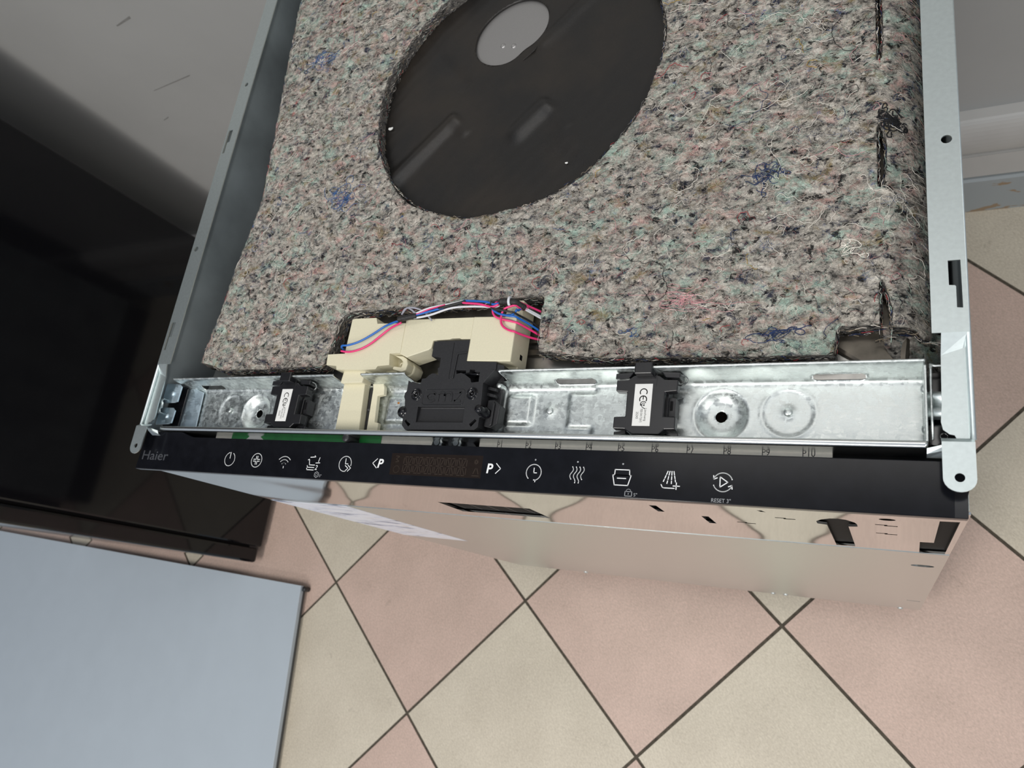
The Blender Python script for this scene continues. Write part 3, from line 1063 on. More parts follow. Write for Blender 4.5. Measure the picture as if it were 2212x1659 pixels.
k = len(V)
V += [(276.6, 21.1, 812.5), (314.2, 21.1, 812.5)]
F.append((2 * nsc, 2 * nsc + 1, k + 1, k))
mesh('grip_scoop', V, F, 'black_pl', lk, smooth=True)
for xe, sg in ((276.6, 1), (314.2, -1)):
    V = [(xe, 9.7 + 11.4 * i / nsc, 812.5 - 2.6 * math.sqrt(max(0, 1 - (1 - i / nsc) ** 2))) for i in range(nsc + 1)] + [(xe, 21.1, 812.5)]
    F = [tuple(range(len(V)))]
    mesh('scoop_cheek', V, F, 'black_pl', lk)
for x, y in ((273.3, 29.8), (318.0, 30.1)):
    lathe('boss', x, y, [(0, 813.6), (0.8, 813.6), (0.9, 812.6), (1.6, 812.6), (1.8, 814.0), (3.0, 814.2), (3.3, 813.6), (3.4, 812.65), (3.9, 812.65), (4.1, 813.1), (4.5, 812.6)],
          'black_gloss', lk, 22)
lathe('push_pin', 263.9, 17.4, [(0, 814.2), (2.5, 814.2), (2.8, 813.8), (2.9, 813.0), (3.7, 812.8), (4.1, 812.0), (4.1, 800)], 'black_gloss', lk, 22)
lathe('push_pin', 327.8, 17.9, [(0, 819.0), (1.6, 819.0), (2.6, 818.4), (2.9, 816.6), (2.9, 813.2), (3.6, 812.6), (3.6, 800)], 'black_gloss', lk, 22)
# raised frame and lettering
fr1 = rrect(279.2, 22.4, 312.3, 33.2, 2.0, 5)
fr2 = rrect(280.3, 23.4, 311.2, 32.3, 1.6, 5)
V, F = merge([tube_data([(x, y, 812.6) for x, y in fr1 + [fr1[0]]], 0.16, 5, False)])
mesh('raised_frame', V, F, 'black_gloss', lk, smooth=True)
ps = []
et = [arc(286.2, 27.9, 3.5, -35, -325, 18, 3.2) + [(283.0, 27.9)], [(291.6, 24.6), (291.6, 29.6)] + arc(294.2, 29.0, 2.6, 150, 0, 8, 2.0) + [(296.8, 24.6)],
      [(296.8, 28.4)] + arc(299.6, 29.0, 2.7, 170, 0, 8, 2.0) + [(302.3, 24.6)], [(304.6, 31.0), (309.4, 31.0), (304.8, 24.8), (309.8, 24.8)]]
for l in et:
    for (xa, ya), (xb, yb) in zip(l[:-1], l[1:]):
        d_ = math.hypot(xb - xa, yb - ya)
        tx, ty = (xb - xa) / d_ * 0.8, (yb - ya) / d_ * 0.8
        ps.append(prism_data([(xa + ty, ya - tx), (xb + ty, yb - tx), (xb - ty, yb + tx), (xa - ty, ya + tx)], 812.5, 812.95))
V, F = merge(ps)
mesh('raised_lettering', V, F, 'black_pl', lk)
# ribs on the neck, clip teeth and side connector
prism('rib', [(300.2, 41.0), (301.4, 41.0), (302.0, 58.2), (308.8, 58.8), (308.8, 59.9), (300.8, 59.4)], 812.6, 813.5, 'black_pl', lk, bevel=0.25)
tube('groove_line', [(297.1, 67.3, 812.55), (297.5, 41, 812.55), (301.2, 40.9, 812.55)], 0.22, 'black_gloss', lk, 5, 1)
for y0 in (30.6, 35.0):
    prism('clip_tooth', [(325.2, y0), (331.4, y0 - 1.2), (331.8, y0 + 0.6), (325.2, y0 + 2.4)], 801, 806, 'black_pl', lk, bevel=0.3)
prism('wing', [(331, 51.5), (338, 50), (340, 43), (333.0, 45.8)], 797, 811.5, 'black_pl', lk, bevel=0.4)
prism('latch_arm', [(322.5, 40.5), (326.2, 38.6), (332.9, 46.6), (329.5, 47.2)], 806, 812.9, 'black_pl', lk, bevel=0.4)
lathe('latch_stud', 332.6, 38.4, [(0, 805), (1.6, 804.8), (2.0, 804), (2.0, 797)], 'galv', lk, 14)
tube('latch_bar', [(302.5, 45.6, 808.5), (312, 45.3, 808.5), (321, 44.8, 808.5)], 1.0, 'black_gloss', lk, 8, 2)
prism('side_connector', [(326.5, 9.4), (331.8, 8.2), (336.6, 11.4), (337.0, 23.4), (332.0, 27.6), (327.0, 27.4)], 798, 806.5, 'black_pl', lk, bevel=0.6)
prism('connector_ridge', [(331.8, 9.2), (333.2, 10.0), (333.4, 24.5), (331.8, 26.6)], 806.5, 808, 'black_pl', lk, bevel=0.4)

# ---- wiring
wh = link('wiring_harness', None, dw)
LOC[wh.name] = (0, 0, 0)
wh.matrix_parent_inverse = Matrix.Translation(-world_loc(dw))
wh['label'] = 'bundle of blue, pink, white and black wires taped together'


def wire(m, pts, z=(818,), r=0.78, name='wire'):
    n = len(pts)
    zz = np.interp(np.linspace(0, 1, n), np.linspace(0, 1, len(z)), z)
    path = catmull([(p[0], p[1], zz[i]) for i, p in enumerate(pts)], 6)
    # towards the felt's cut edge the wires dive under the mat
    path = [(q[0], q[1], min(q[2], 795.5 + max(0.0, 354.0 - q[0]) * 1.7) if q[0] > 343.6 and q[1] < 95.5 else q[2]) for q in path]
    v, f = tube_data(path, r, 8)
    mesh(name, v, f, m, wh, smooth=True)


wire('w_blue', [(197.0, 65.0), (197.6, 66.6), (199.5, 67.8), (205.5, 68.2), (214.6, 70.9), (225.0, 76.2), (235.1, 81.9), (244.0, 84.3), (250.9, 84.7)], (796, 811, 815.4, 815.2, 814.6, 814.2, 814.4, 815.5, 817))
wire('w_pink', [(197.6, 67.2), (197.4, 65.4), (199.4, 63.9), (206.8, 63.0), (216.1, 65.0), (224.8, 69.2), (232.9, 75.0), (241.2, 79.9), (251.7, 83.0)], (795, 809, 814.6, 814.4, 813.9, 813.7, 813.9, 815, 817))
wire('w_white', [(260, 86.6), (263.4, 86.0), (276.1, 87.6), (292.7, 91.7), (309.7, 91.7), (326.4, 90.2), (331, 91)], (817,))
wire('w_blue', [(258, 87), (263.1, 87.6), (274.8, 89.7), (283.3, 91.3), (290, 93)], (818,))
wire('w_white', [(259, 87.6), (263.3, 88.8), (275.1, 92.5), (292.2, 94.5), (303.9, 95.9)], (818,))
wire('w_pink', [(263, 88.0), (266.9, 88.6), (274.5, 91.1), (282.5, 92.8), (288, 94)], (818.4,), 0.5)
wire('tape', [(282.8, 91.6), (292.4, 93.3), (304.4, 95.4)], (818.2,), 1.0, 'wire_sleeve')
wire('w_blue', [(302, 95.6), (303.9, 95.9), (314.1, 94.9), (321.7, 93.6), (326.5, 91.7), (331, 92)], (818,))
wire('w_pink', [(302, 94.6), (305.1, 94.0), (316.2, 92.4), (325.6, 89.8), (331, 91)], (818.3,))
wire('w_grey', [(251.4, 88.8), (254.1, 93.0), (261.4, 93.2), (269.1, 90.9), (275.8, 84.6)], (818, 819, 814), 0.7)
wire('w_grey', [(252.0, 90.0), (255.4, 93.5), (258.9, 92.4), (263.7, 88.8)], (818, 819, 817), 0.7)
wire('tape', [(248.9, 85.4), (252, 86.0), (256.4, 86.5), (261, 87.1), (264.6, 87.4)], (817.5,), 2.1, 'tape_wrap')
wire('tape', [(331.7, 93.6), (335, 93.4), (338.7, 93.1), (343, 92.4), (346, 91.7)], (817.5,), 2.3, 'tape_wrap')
tv, tf = tube_data([(338.9 + 0.35 * math.sin(a), 93 + 2.9 * math.cos(a), 817.5 + 2.9 * math.sin(a)) for a in np.linspace(0, 2 * math.pi, 17)], 0.95, 8, False)
mesh('cable_tie', tv, tf, 'tie', wh, smooth=True)
wire('w_pink', [(333, 95.2), (331.7, 95.0), (328.5, 93.9), (326.5, 90.8), (325.6, 87.9), (326.5, 85.4), (328.5, 83.6), (332.1, 82.2), (339.6, 80.7),
                (348.2, 78.4), (356.8, 75.5), (363.9, 73.0)], (818, 817, 815.5, 814.5, 812, 797))
wire('w_pink', [(343.7, 94.2), (347.1, 93.0), (346.0, 90.6), (340.7, 89.8), (335.8, 88.5), (333.2, 86.2), (332.3, 81.4), (333.7, 77.6), (337.6, 74.6),
                (343.3, 72.7), (349.9, 72.7), (356.2, 74.0), (363.9, 73.6)], (818, 817.5, 817, 814.5, 814, 814, 797))
wire('w_pink', [(343.7, 94.2), (352.2, 93.6), (358.5, 92.4), (366, 90.0)], (818, 813, 797))
wire('w_black', [(333, 94.1), (327.2, 94.0), (324.6, 91.3), (327.3, 88.2), (334.4, 86.9), (343.9, 85.1), (350.0, 83.5), (356.1, 80.0), (364, 75.0)],
     (818, 818.5, 817.5, 814, 797), 0.7)
wire('w_blue', [(325.5, 89), (327.9, 87.0), (331.7, 85.1), (339.2, 83.4), (345.5, 82.6), (352.1, 80.2), (358.6, 76.5), (364.6, 73.6)], (816.5, 816, 815.5, 813, 797))
wire('w_blue', [(345, 91), (344.1, 89.1), (342.9, 86.4), (340.7, 84.5), (336.9, 84.5)], (817, 815, 815))
wire('w_white', [(345, 92), (354.8, 89.6), (367, 86.0)], (817, 811, 796))
wire('w_white', [(345, 91.2), (356, 88.0), (367, 83.4)], (816.5, 810, 796))
wire('w_black', [(345, 92.6), (354.6, 91.0), (367, 88.0)], (817, 811, 796), 0.6)

# ---- door: body, front sheets with slots, sticker
door = box('door_body', 3, 594, -27.5, -6.5, 76, 799, 'black_matte', dw)  # near-black body puts the shade behind the slots into its colour
tag(door, 'door leaf with polished upper and satin lower steel sheet')


def fdoor(u, v, w_):
    return (u, -w_, v)


T = [(525, 749), (525, 757), (528, 764), (533, 769.5), (537, 770.5), (541, 768.5), (545, 761), (546, 755), (546, 747), (541.2, 745), (541.6, 662), (530, 661), (530, 746.5)]
cornr = [(584.5, 783), (593.2, 784), (593.2, 658.5), (579, 656.5), (578, 704.5), (585.2, 705.5)]
dash = []
for x, z in ((477, 732), (503, 759), (555, 758.5), (555, 728)):
    dash.append([(x, z + 1.6), (x + 6, z + 1.6), (x + 6, z - 0.4), (x + 11, z - 0.4), (x + 11, z - 2.6), (x + 4.5, z - 2.6), (x + 4.5, z - 0.4), (x, z - 0.4)])
dia = [[(432, 774.5), (436.6, 774.5), (436.2, 753), (432, 753)], [(457.5, 746), (462, 746), (461.6, 719), (457.2, 719)],
       [(496, 781), (498.6, 781), (500.2, 776), (497.6, 777)]]
vent = [(246.5, 723.5), (327.5, 724), (326, 681.5), (245.5, 681.5)]
outl = [(1, 661), (1, 806), (596, 806), (596, 652.5), (594, 652.5), (300, 657)]
up = prism('upper_front', [(1, 656), (1, 806), (596, 806), (596, 655)], 28.6, 30.0, 'mirror_steel', door,
           holes=[T, cornr, vent, circle(561, 777.5, 4.0, 16, 3.0)] + dash + dia, f=fdoor)
lo_h = [rrect(575.5, 578, 590.5, 591, 6.2, 6), rrect(578, 225, 592, 231, 2.8, 4)]
prism('lower_front', [(1, 72), (1, 656.4), (596, 655.4), (596, 72)], 29.0, 30.4, 'satin_steel', door, holes=lo_h, f=fdoor)
for k in range(5):
    x = 249 + 16 * k
    prism('vent_rib', [(x, 684), (x + 1.2, 684), (x + 1.2, 722), (x, 722)], 24, 27.6, 'black_pl', door, f=fdoor)
for x, z in ((414, 86), (431, 88), (573, 78), (128, 82)):
    vr, ff = lathe_data(0, 0, [(0, 2.0), (2.2, 1.8), (3.6, 0.8), (3.8, -0.2)], 14)
    mesh('screw', [(x + p[0], -30.4 - p[2], z + p[1]) for p in vr], [q[::-1] for q in ff], 'galv', door, smooth=True)
prism('sticker', [(3, 417), (98, 417), (98, 562), (101, 656), (3, 656)], 30.4, 30.6, 'sticker', door, f=fdoor)
prism('end_cap', [(-27, 660), (-8, 660), (-8, 800), (-27, 800)], 594.5, 596, 'galv', door, f=f_side)

# ---- inner trim in the gap behind the control panel
it = box('inner_trim', 322, 536, -6.4, 0.2, 796, 800.0, 'trim', dw)
tag(it, 'beige strip printed P1 to P10')
box('inner_trim', 72, 96, -6.4, 0.2, 796, 800.0, 'trim', dw)
box('inner_trim', 238, 288, -6.4, 0.2, 796, 800.0, 'trim', dw)
gl = box('light_guide', 91, 241, -6.0, 0.4, 797, 800.6, 'pcb', dw)
tag(gl, 'green strip showing in the gap behind the panel')
prism('white_lens', [(108, -2.8), (111, -0.4), (123, -0.4), (127, -2.8), (123, -5), (111, -5)], 800.6, 801.0, 'label', gl)
box('gap_floor', 2, 596, -6.4, 0, 780, 796.5, 'black_matte', dw)
V, F = merge([text_data('P%d' % (k + 1), 5.2, 335.2 + 20.65 * k, -2.9, 800.06, sx=0.86) for k in range(10)])
mesh('program_numbers', V, F, 'ink', it)
lathe('stop_pin', 218.9, -2.2, [(0, 813), (2.6, 813), (3.0, 812.4), (3.0, 800)], 'black_pl', dw, 18)
for x in (292.5, 307.5):
    hx = [(0, 806.6), (2.2, 806.6), (2.6, 806), (4.0, 805.6), (4.6, 804.6), (4.6, 799)]
    lathe('latch_bolt', x, -2.2, hx, 'dark_steel', dw, 8, smooth=False)
prism('latch_shroud', [(284, -6), (286, 0), (318, 0), (323, -6)], 797, 801.5, 'black_gloss', dw, bevel=0.6)

# ---- control panel
ZP = 812.0
cp = prism('control_panel', [(-0.5, -33.2), (594.6, -33.0), (594.8, -22), (598.2, -7.5), (597, -6.4), (582, -5.8), (300, -5.6), (60, -5.0), (46, -1.2), (1.5, -1.0)],
           806.5, ZP, 'panel', dw, bevel=0.5)
tag(cp, 'long black touch control panel with white icons')
prism('end_cap', [(589.0, -32.8), (594.4, -32.8), (594.6, -20), (589.4, -20)], ZP - 0.2, ZP + 0.12, 'black_gloss', cp, bevel=0.1)
ZI = ZP + 0.03
W_ = 0.54


def icon(name, strokes, m='print', extra=(), w=W_):
    parts = []
    for s_ in strokes:
        cl = False
        if s_ and s_[0] == 'c':
            cl = True
            s_ = s_[1]
        parts.append(stroke_data(s_, w, ZI, cl))
    parts += list(extra)
    V, F = merge(parts)
    return mesh(name, V, F, m, cp)


icon('power_icon', [arc(108.3, -21.6, 5.3, 105, 420, 30), [(108.1, -16.2), (108.3, -21.0)]])
c0 = (137.0, -21.5)
icon('plus_icon', [('c', circle(c0[0], c0[1], 5.3, 32))] + [[(c0[0] + sx_ * 0.7, c0[1] + sy_ * 3.2), (c0[0] + sx_ * 0.7, c0[1] + sy_ * 0.7), (c0[0] + sx_ * 3.2, c0[1] + sy_ * 0.7)]
                                                        for sx_ in (-1, 1) for sy_ in (-1, 1)])
icon('wireless_icon', [arc(165.4, -25.0, r_, 42, 138, 14) for r_ in (2.6, 5.0, 7.4)] + [[(165.5, -25.0), (165.6, -26.4)]])
icon('half_load_icon', [[(190.0, -17.4), (195.0, -17.0), (193.8, -16.2)], [(188.2, -19.4), (189.4, -18.8), (190.4, -23.0), (195.4, -23.0)],
                        [(188.4, -23.6), (188.9, -24.8), (195.2, -24.8)], [(188.4, -25.4), (188.9, -26.6), (195.2, -26.6)], [(196.0, -21.4), (199.8, -21.2)]],
     extra=[text_data('1', 5.0, 197.0, -20.6, ZI, shear=0.2), text_data('2', 5.0, 195.8, -26.4, ZI, shear=0.2)])
hexa = [(198.9 + 2.2 * math.cos(math.radians(60 * k + 30)), -29.8 + 2.2 * math.sin(math.radians(60 * k + 30))) for k in range(6)]
icon('nut_icon', [('c', hexa), ('c', circle(198.9, -29.8, 1.0, 12))], 'print_grey', [text_data('5"', 2.6, 201.6, -31.4, ZI)], 0.4)
icon('delay_icon', [arc(223.0, -21.0, 5.4, -12, 285, 28), [(223.0, -17.2), (223.2, -21.0), (225.6, -21.0)], [(223.4, -22.2), (226.2, -24.0), (223.9, -26.2)],
                    [(225.8, -21.9), (228.6, -23.8), (226.2, -26.2)]])
icon('previous_icon', [[(250.4, -16.4), (247.0, -19.6), (250.8, -22.8)]], extra=[text_data('P', 8.6, 251.0, -22.5, ZI, shear=0.15, bold=0.2)])
icon('next_icon', [[(343.6, -16.2), (347.0, -19.4), (343.8, -22.6)]], extra=[text_data('P', 8.6, 336.8, -22.5, ZI, shear=0.08, bold=0.2)])
dsp = prism('display_window', [(262.0, -12.0), (333.4, -11.6), (333.6, -26.2), (262.6, -26.8)], ZP - 0.1, ZP + 0.02, 'display', cp)
sg = []
for kx in range(6):
    x0 = 272.8 + 8.4 * kx
    x1 = x0 + 7.2
    xm = (x0 + x1) / 2
    for y in (-14.2, -19.6, -25.0):
        sg += [[(x0 + 0.8, y), (xm - 0.5, y)], [(xm + 0.5, y), (x1 - 0.8, y)]]
    for ya, yb in ((-14.9, -18.9), (-20.3, -24.3)):
        sg += [[(x0, ya), (x0, yb)], [(xm, ya), (xm, yb)], [(x1, ya), (x1, yb)]]
        if ya > -18:
            sg += [[(x0 + 1.0, ya), (xm - 0.9, yb)], [(x1 - 1.0, ya), (xm + 0.9, yb)]]
        else:
            sg += [[(xm - 0.9, ya), (x0 + 1.0, yb)], [(xm + 0.9, ya), (x1 - 1.0, yb)]]
sg += [[(266, -14), (269, -14), (266, -16), (269, -17.6), (266, -18)], circle(267.6, -23, 2.4, 16), [(327.4, -15.8), (330.4, -15.8)], [(328.9, -14.2), (328.9, -17.4)],
       [(327.8, -14.8), (330, -16.8)], [(330, -14.8), (327.8, -16.8)], [(327, -24.8), (332, -24.8)], [(329, -20), (327.6, -23.6)], [(330, -20), (331.4, -23.6)]]
icon('display_segments', sg, 'segment', w=0.42)
icon('clock_icon', [arc(370.2, -20.8, 5.0, -70, 230, 28), [(370.2, -18.0), (370.3, -21.0), (372.2, -21.0)], [(370.6, -25.4), (371.9, -25.5), (371.6, -26.6)]])
wav = []
for k, (t0, t1) in enumerate(((0, 1), (0, 1.28), (0, 1.28), (0, 1))):
    xk = 395.3 + 2.3 * k
    wav.append([(xk + 0.8 * math.sin(6.6 * t) - 0.5 * t, -16.2 - 7.6 * t) for t in np.linspace(t0, t1, 14)])
icon('drying_icon', wav)
icon('door_icon', [('c', [(422.0, -16.8), (430.6, -16.8), (430.9, -20.0), (421.9, -20.0)]), ('c', [(420.8, -20.0), (431.8, -20.0), (430.2, -25.8), (422.2, -25.8)]),
                   [(423.6, -21.8), (428.8, -21.8)]])
icon('padlock_icon', [('c', [(429.0, -31.8), (433.0, -31.8), (433.0, -29.2), (429.0, -29.2)]), arc(431, -29.2, 1.4, 0, 180, 10), [(431, -30.1), (431, -30.9)]],
     'print_grey', [text_data('5"', 2.7, 434.0, -31.8, ZI)], 0.36)
sp_ = []
for k in range(4):
    xt, xb = 452.9 + 1.1 * k, 450.2 + 2.5 * k
    L_ = 1.0 if k in (1, 2) else 0.85
    for a_, b_ in ((0, 0.32), (0.42, 0.68), (0.78, 1.0)):
        sp_.append([(xt + (xb - xt) * t * L_, -16.5 - 7.0 * t * L_) for t in (a_, b_)])
icon('spray_icon', sp_ + [[(449.5, -24.2), (450.2, -25.6), (451, -26.0), (457.0, -26.0)], [(458.0, -22.8), (458.0, -26.6)], [(456.2, -24.7), (459.9, -24.7)]])
icon('start_icon', [arc(483, -21.3, 5.1, 18, 160, 20), arc(483, -21.3, 5.1, 200, 340, 20), [(478.0, -17.8), (478.2, -19.8), (480.0, -19.0)],
                    [(488.0, -24.8), (487.8, -22.8), (486.0, -23.6)], ('c', [(481.5, -18.4), (485.6, -21.2), (481.6, -24.0)])])
icon('reset_text', [], 'print_grey', [text_data('RESET 3"', 3.0, 477.2, -32.3, ZI, sx=0.92)])
for x, y in ((370.4, -12.9), (398.3, -13.2), (426.4, -13.4)):
    prism('indicator_dot', circle(x, y, 0.55, 10), ZP, ZI, 'print_grey', cp)
icon('brand_lettering', [], 'logo', [text_data('Haier', 11.0, 3.6, -25.2, ZI, shear=0.0, bold=0.05, sx=1.32)])

# ================================================================== FELT INSULATION MAT
YS = np.array([40, 69, 124, 170, 226, 298, 377, 467, 560], float)
XC = np.array([38, 38, 47, 50, 59, 53, 44, 36, 32], float)


def xc_of(y):
    return np.interp(y, YS, XC)


front = [(44, 62), (58, 57.5), (112, 57), (168, 58), (171.5, 60), (172.5, 68), (177, 97), (187, 104), (270, 103.2), (340, 104.2), (356.4, 104), (355.2, 97), (354, 83), (355, 70), (356.5, 63.5),
         (402, 57.6), (469, 55.5), (536, 54.6), (537.6, 71), (548, 71.6), (559, 71.4), (568, 70.5), (576, 70), (580, 66), (586.5, 65)]
left = [(float(xc_of(y)) - 24.5, y) for y in (550, 520, 467, 420, 377, 340, 298, 260, 226, 200, 170, 150, 124, 100, 80, 69)]
OUT = front + [(586.5, 550)] + left
SLITS = [[(558.6, 300), (562.4, 300), (563.0, 262), (561.8, 245), (558.8, 245)], [(558.4, 199), (562.0, 201), (564.0, 186), (563.4, 168), (561.4, 156), (558.6, 156)],
         [(558.8, 100), (561.4, 97), (565.5, 80), (564.5, 66), (558.8, 66)], [(558.6, 420), (562.4, 420), (562, 370), (559, 362)]]
HC, HR = (296.4, 301.0), 127.4


def sdf_mat(P):
    d = sd_poly(P, OUT)
    ang = np.arctan2(P[:, 1] - HC[1], P[:, 0] - HC[0])
    rr = HR + 0.9 * np.sin(5 * ang) + 0.7 * np.sin(11 * ang + 1)
    d = np.maximum(d, rr - np.hypot(P[:, 0] - HC[0], P[:, 1] - HC[1]))
    for s_ in SLITS:
        d = np.maximum(d, -sd_poly(P, s_))
    return d


def mat_z(x, y, rough=True):
    z = np.full_like(x, 800.0)
    t = np.clip(x - 557, 0, 29.4)
    z -= 30 - np.sqrt(900 - t * t)
    t = np.clip(xc_of(y) - x, 0, 24.6)
    z -= 25 - np.sqrt(625 - t * t)
    z += 1.6 * (vnoise(x / 45, y / 45, 5) - .5)
    if rough:
        z += 2.0 * (vnoise(x / 11, y / 8, 1) - .5) + 1.7 * (vnoise(x / 5.2, y / 4.2, 2) - .5) + 1.3 * (vnoise(x / 2.6, y / 2.2, 4) - .5)
    return z


mp, mf = grid_mask(6, 588, 44, 552, 1.75, sdf_mat)
mz = mat_z(mp[:, 0], mp[:, 1])
V = [tuple(q) for q in np.c_[mp, mz]]
F = [tuple(int(i) for i in f) for f in mf]
midx = [0] * len(F)
ec = {}
for f in F:
    for a, b in zip(f, f[1:] + f[:1]):
        if (b, a) in ec:
            del ec[(b, a)]
        else:
            ec[(a, b)] = 1
rim = {}
ROWS = [(-2.6, 0.5), (-5.2, 0.2), (-7.8, 0.6), (-10.6, 0.1), (-13.2, 0.0)]
for a, b in ec:
    for q in (a, b):
        if q not in rim:
            x, y, z = V[q]
            e = 0.05
            P4 = np.array([(x + e, y), (x - e, y), (x, y + e), (x, y - e)])
            s4 = sdf_mat(P4)
            g = np.array((s4[0] - s4[1], s4[2] - s4[3]))
            g = g / (np.linalg.norm(g) + 1e-9)
            ids = [q]
            for dz_, o_ in ROWS:
                j = random.uniform(-0.9, 0.6) + o_
                zz_ = z + dz_ + random.uniform(-0.5, 0.5)
                if 30 < x < 556:
                    zz_ = max(zz_, 787.2)
                V.append((x + g[0] * j, y + g[1] * j, zz_))
                ids.append(len(V) - 1)
            rim[q] = ids
    A, B = rim[a], rim[b]
    for k in range(len(ROWS)):
        F.append((A[k], A[k + 1], B[k + 1], B[k]))
        midx.append(1 if k > 0 else 1)
im = thing('insulation_mat', 'mottled grey recycled-fibre felt mat with a round window, lying on top of the dishwasher tub', 'insulation mat', (0.3, 0.3, 0.787))
mesh('felt_sheet', V, F, ['felt', 'felt_edge'], im, smooth=True, midx=midx)


# lower layer of felt that wraps the tub's corner beside the crossbeam
fl_out = [(560, 74), (561, 63), (566, 55), (570, 46), (589, 45), (590, 74)]


def sdf_flap(P):
    return sd_poly(P, fl_out)


fp_, ff_ = grid_mask(558, 592, 44, 76, 1.2, sdf_flap)
fz_ = 789.5 - 0.018 * np.clip(fp_[:, 0] - 560, 0, 30) ** 2 + 1.8 * (vnoise(fp_[:, 0] / 2.2, fp_[:, 1] / 9, 8) - .5) - 0.10 * (74 - fp_[:, 1])
mesh('corner_flap', np.c_[fp_, fz_], ff_, 'felt', im, smooth=True, solid=6)


# loose fibres and threads lying on the felt
def fibre_mesh(name, n, lmin, lmax, rad, curl, seg, mats, weights, yhi, lift, xbias=1.0, step_noise=0.5, tufts=0.0):
    xs_ = rng.uniform(14, 586, n * 2)
    ys_ = rng.uniform(46, yhi, n * 2)
    P = np.c_[xs_, ys_]
    P = P[sdf_mat(P) < -0.6][:n]
    n = len(P)
    th = rng.normal(0, 0.75 * xbias, n) + np.where(rng.random(n) < .5, 0, math.pi) + np.where(P[:, 0] < 300, -0.5, 0.1)
    L = rng.uniform(lmin, lmax, n)
    dth = rng.normal(0, curl, n)
    pts = np.zeros((n, seg + 1, 3))
    p = P.copy()
    wob = rng.uniform(0, 6.28, n)
    wf = rng.uniform(0.8, 2.2, n)
    for k in range(seg + 1):
        pts[:, k, 0], pts[:, k, 1] = p[:, 0], p[:, 1]
        th = th + dth / seg + step_noise * np.sin(wob + k * wf) + rng.normal(0, 0.22, n)
        p = p + (L / seg)[:, None] * np.c_[np.cos(th), np.sin(th)]
    z = mat_z(pts[..., 0].ravel(), pts[..., 1].ravel(), True).reshape(n, seg + 1)
    zs = mat_z(pts[..., 0].ravel(), pts[..., 1].ravel(), False).reshape(n, seg + 1)
    bow = np.sin(np.linspace(0, math.pi, seg + 1))[None, :] * rng.uniform(0, lift, n)[:, None]
    pts[..., 2] = np.maximum(z, zs) + 0.05 + bow
    ins = sdf_mat(pts.reshape(-1, 2 + 1)[:, :2]).reshape(n, seg + 1)
    keep = ins.max(1) < 1.2
    pts = pts[keep]
    n = len(pts)
    T = np.gradient(pts, axis=1)
    T /= np.linalg.norm(T, axis=2)[..., None] + 1e-9
    up = np.array([0.0, 0.0, 1.0])
    A = np.cross(T, up)
    A /= np.linalg.norm(A, axis=2)[..., None] + 1e-9
    B = np.cross(A, T)
    ring = []
    for q in (90, 210, 330):
        a = math.radians(q)
        ring.append(pts + rad * (A * math.cos(a) + B * math.sin(a)))
    VV = np.stack(ring, axis=2).reshape(-1, 3)
    base = (np.arange(n) * (seg + 1) * 3)[:, None, None] + (np.arange(seg) * 3)[None, :, None]
    fs = []
    for k in range(3):
        k2 = (k + 1) % 3
        fs.append(np.stack([base + k, base + k2, base + k2 + 3, base + k + 3], axis=-1).reshape(n, seg, 4))
    FF = np.stack(fs, axis=2).reshape(-1, 4)
    pw = np.array(weights) / sum(weights)
    ids = rng.choice(len(mats), n, p=pw)
    # fibres come in tufts: neighbours often share a colour
    cellx = np.floor((pts[:, 0, 0] + 3 * np.sin(pts[:, 0, 1] / 3.0)) / 8.0).astype(int)
    celly = np.floor((pts[:, 0, 1] + 2 * np.sin(pts[:, 0, 0] / 4.0)) / 5.0).astype(int)
    tab = rng.choice(len(mats), 8192, p=pw)
    tuft = tab[(cellx * 131 + celly * 517) % 8192]
    ids = np.where(rng.random(n) < tufts, tuft, ids)
    mi = np.repeat(ids, seg * 3)
    me = bpy.data.meshes.new(name)
    me.vertices.add(len(VV))
    me.vertices.foreach_set('co', (VV * MM).ravel())
    me.loops.add(FF.size)
    me.loops.foreach_set('vertex_index', FF.ravel().astype(np.int32))
    me.polygons.add(len(FF))
    me.polygons.foreach_set('loop_start', np.arange(0, FF.size, 4, dtype=np.int32))
    me.polygons.foreach_set('loop_total', np.full(len(FF), 4, dtype=np.int32))
    for m in mats:
        me.materials.append(M[m])
    me.polygons.foreach_set('material_index', mi.astype(np.int32))
    me.polygons.foreach_set('use_smooth', np.ones(len(FF), dtype=bool))
    me.update(calc_edges=True)
    o = link(name, me, im)
    o['kind'] = 'stuff'
    return o


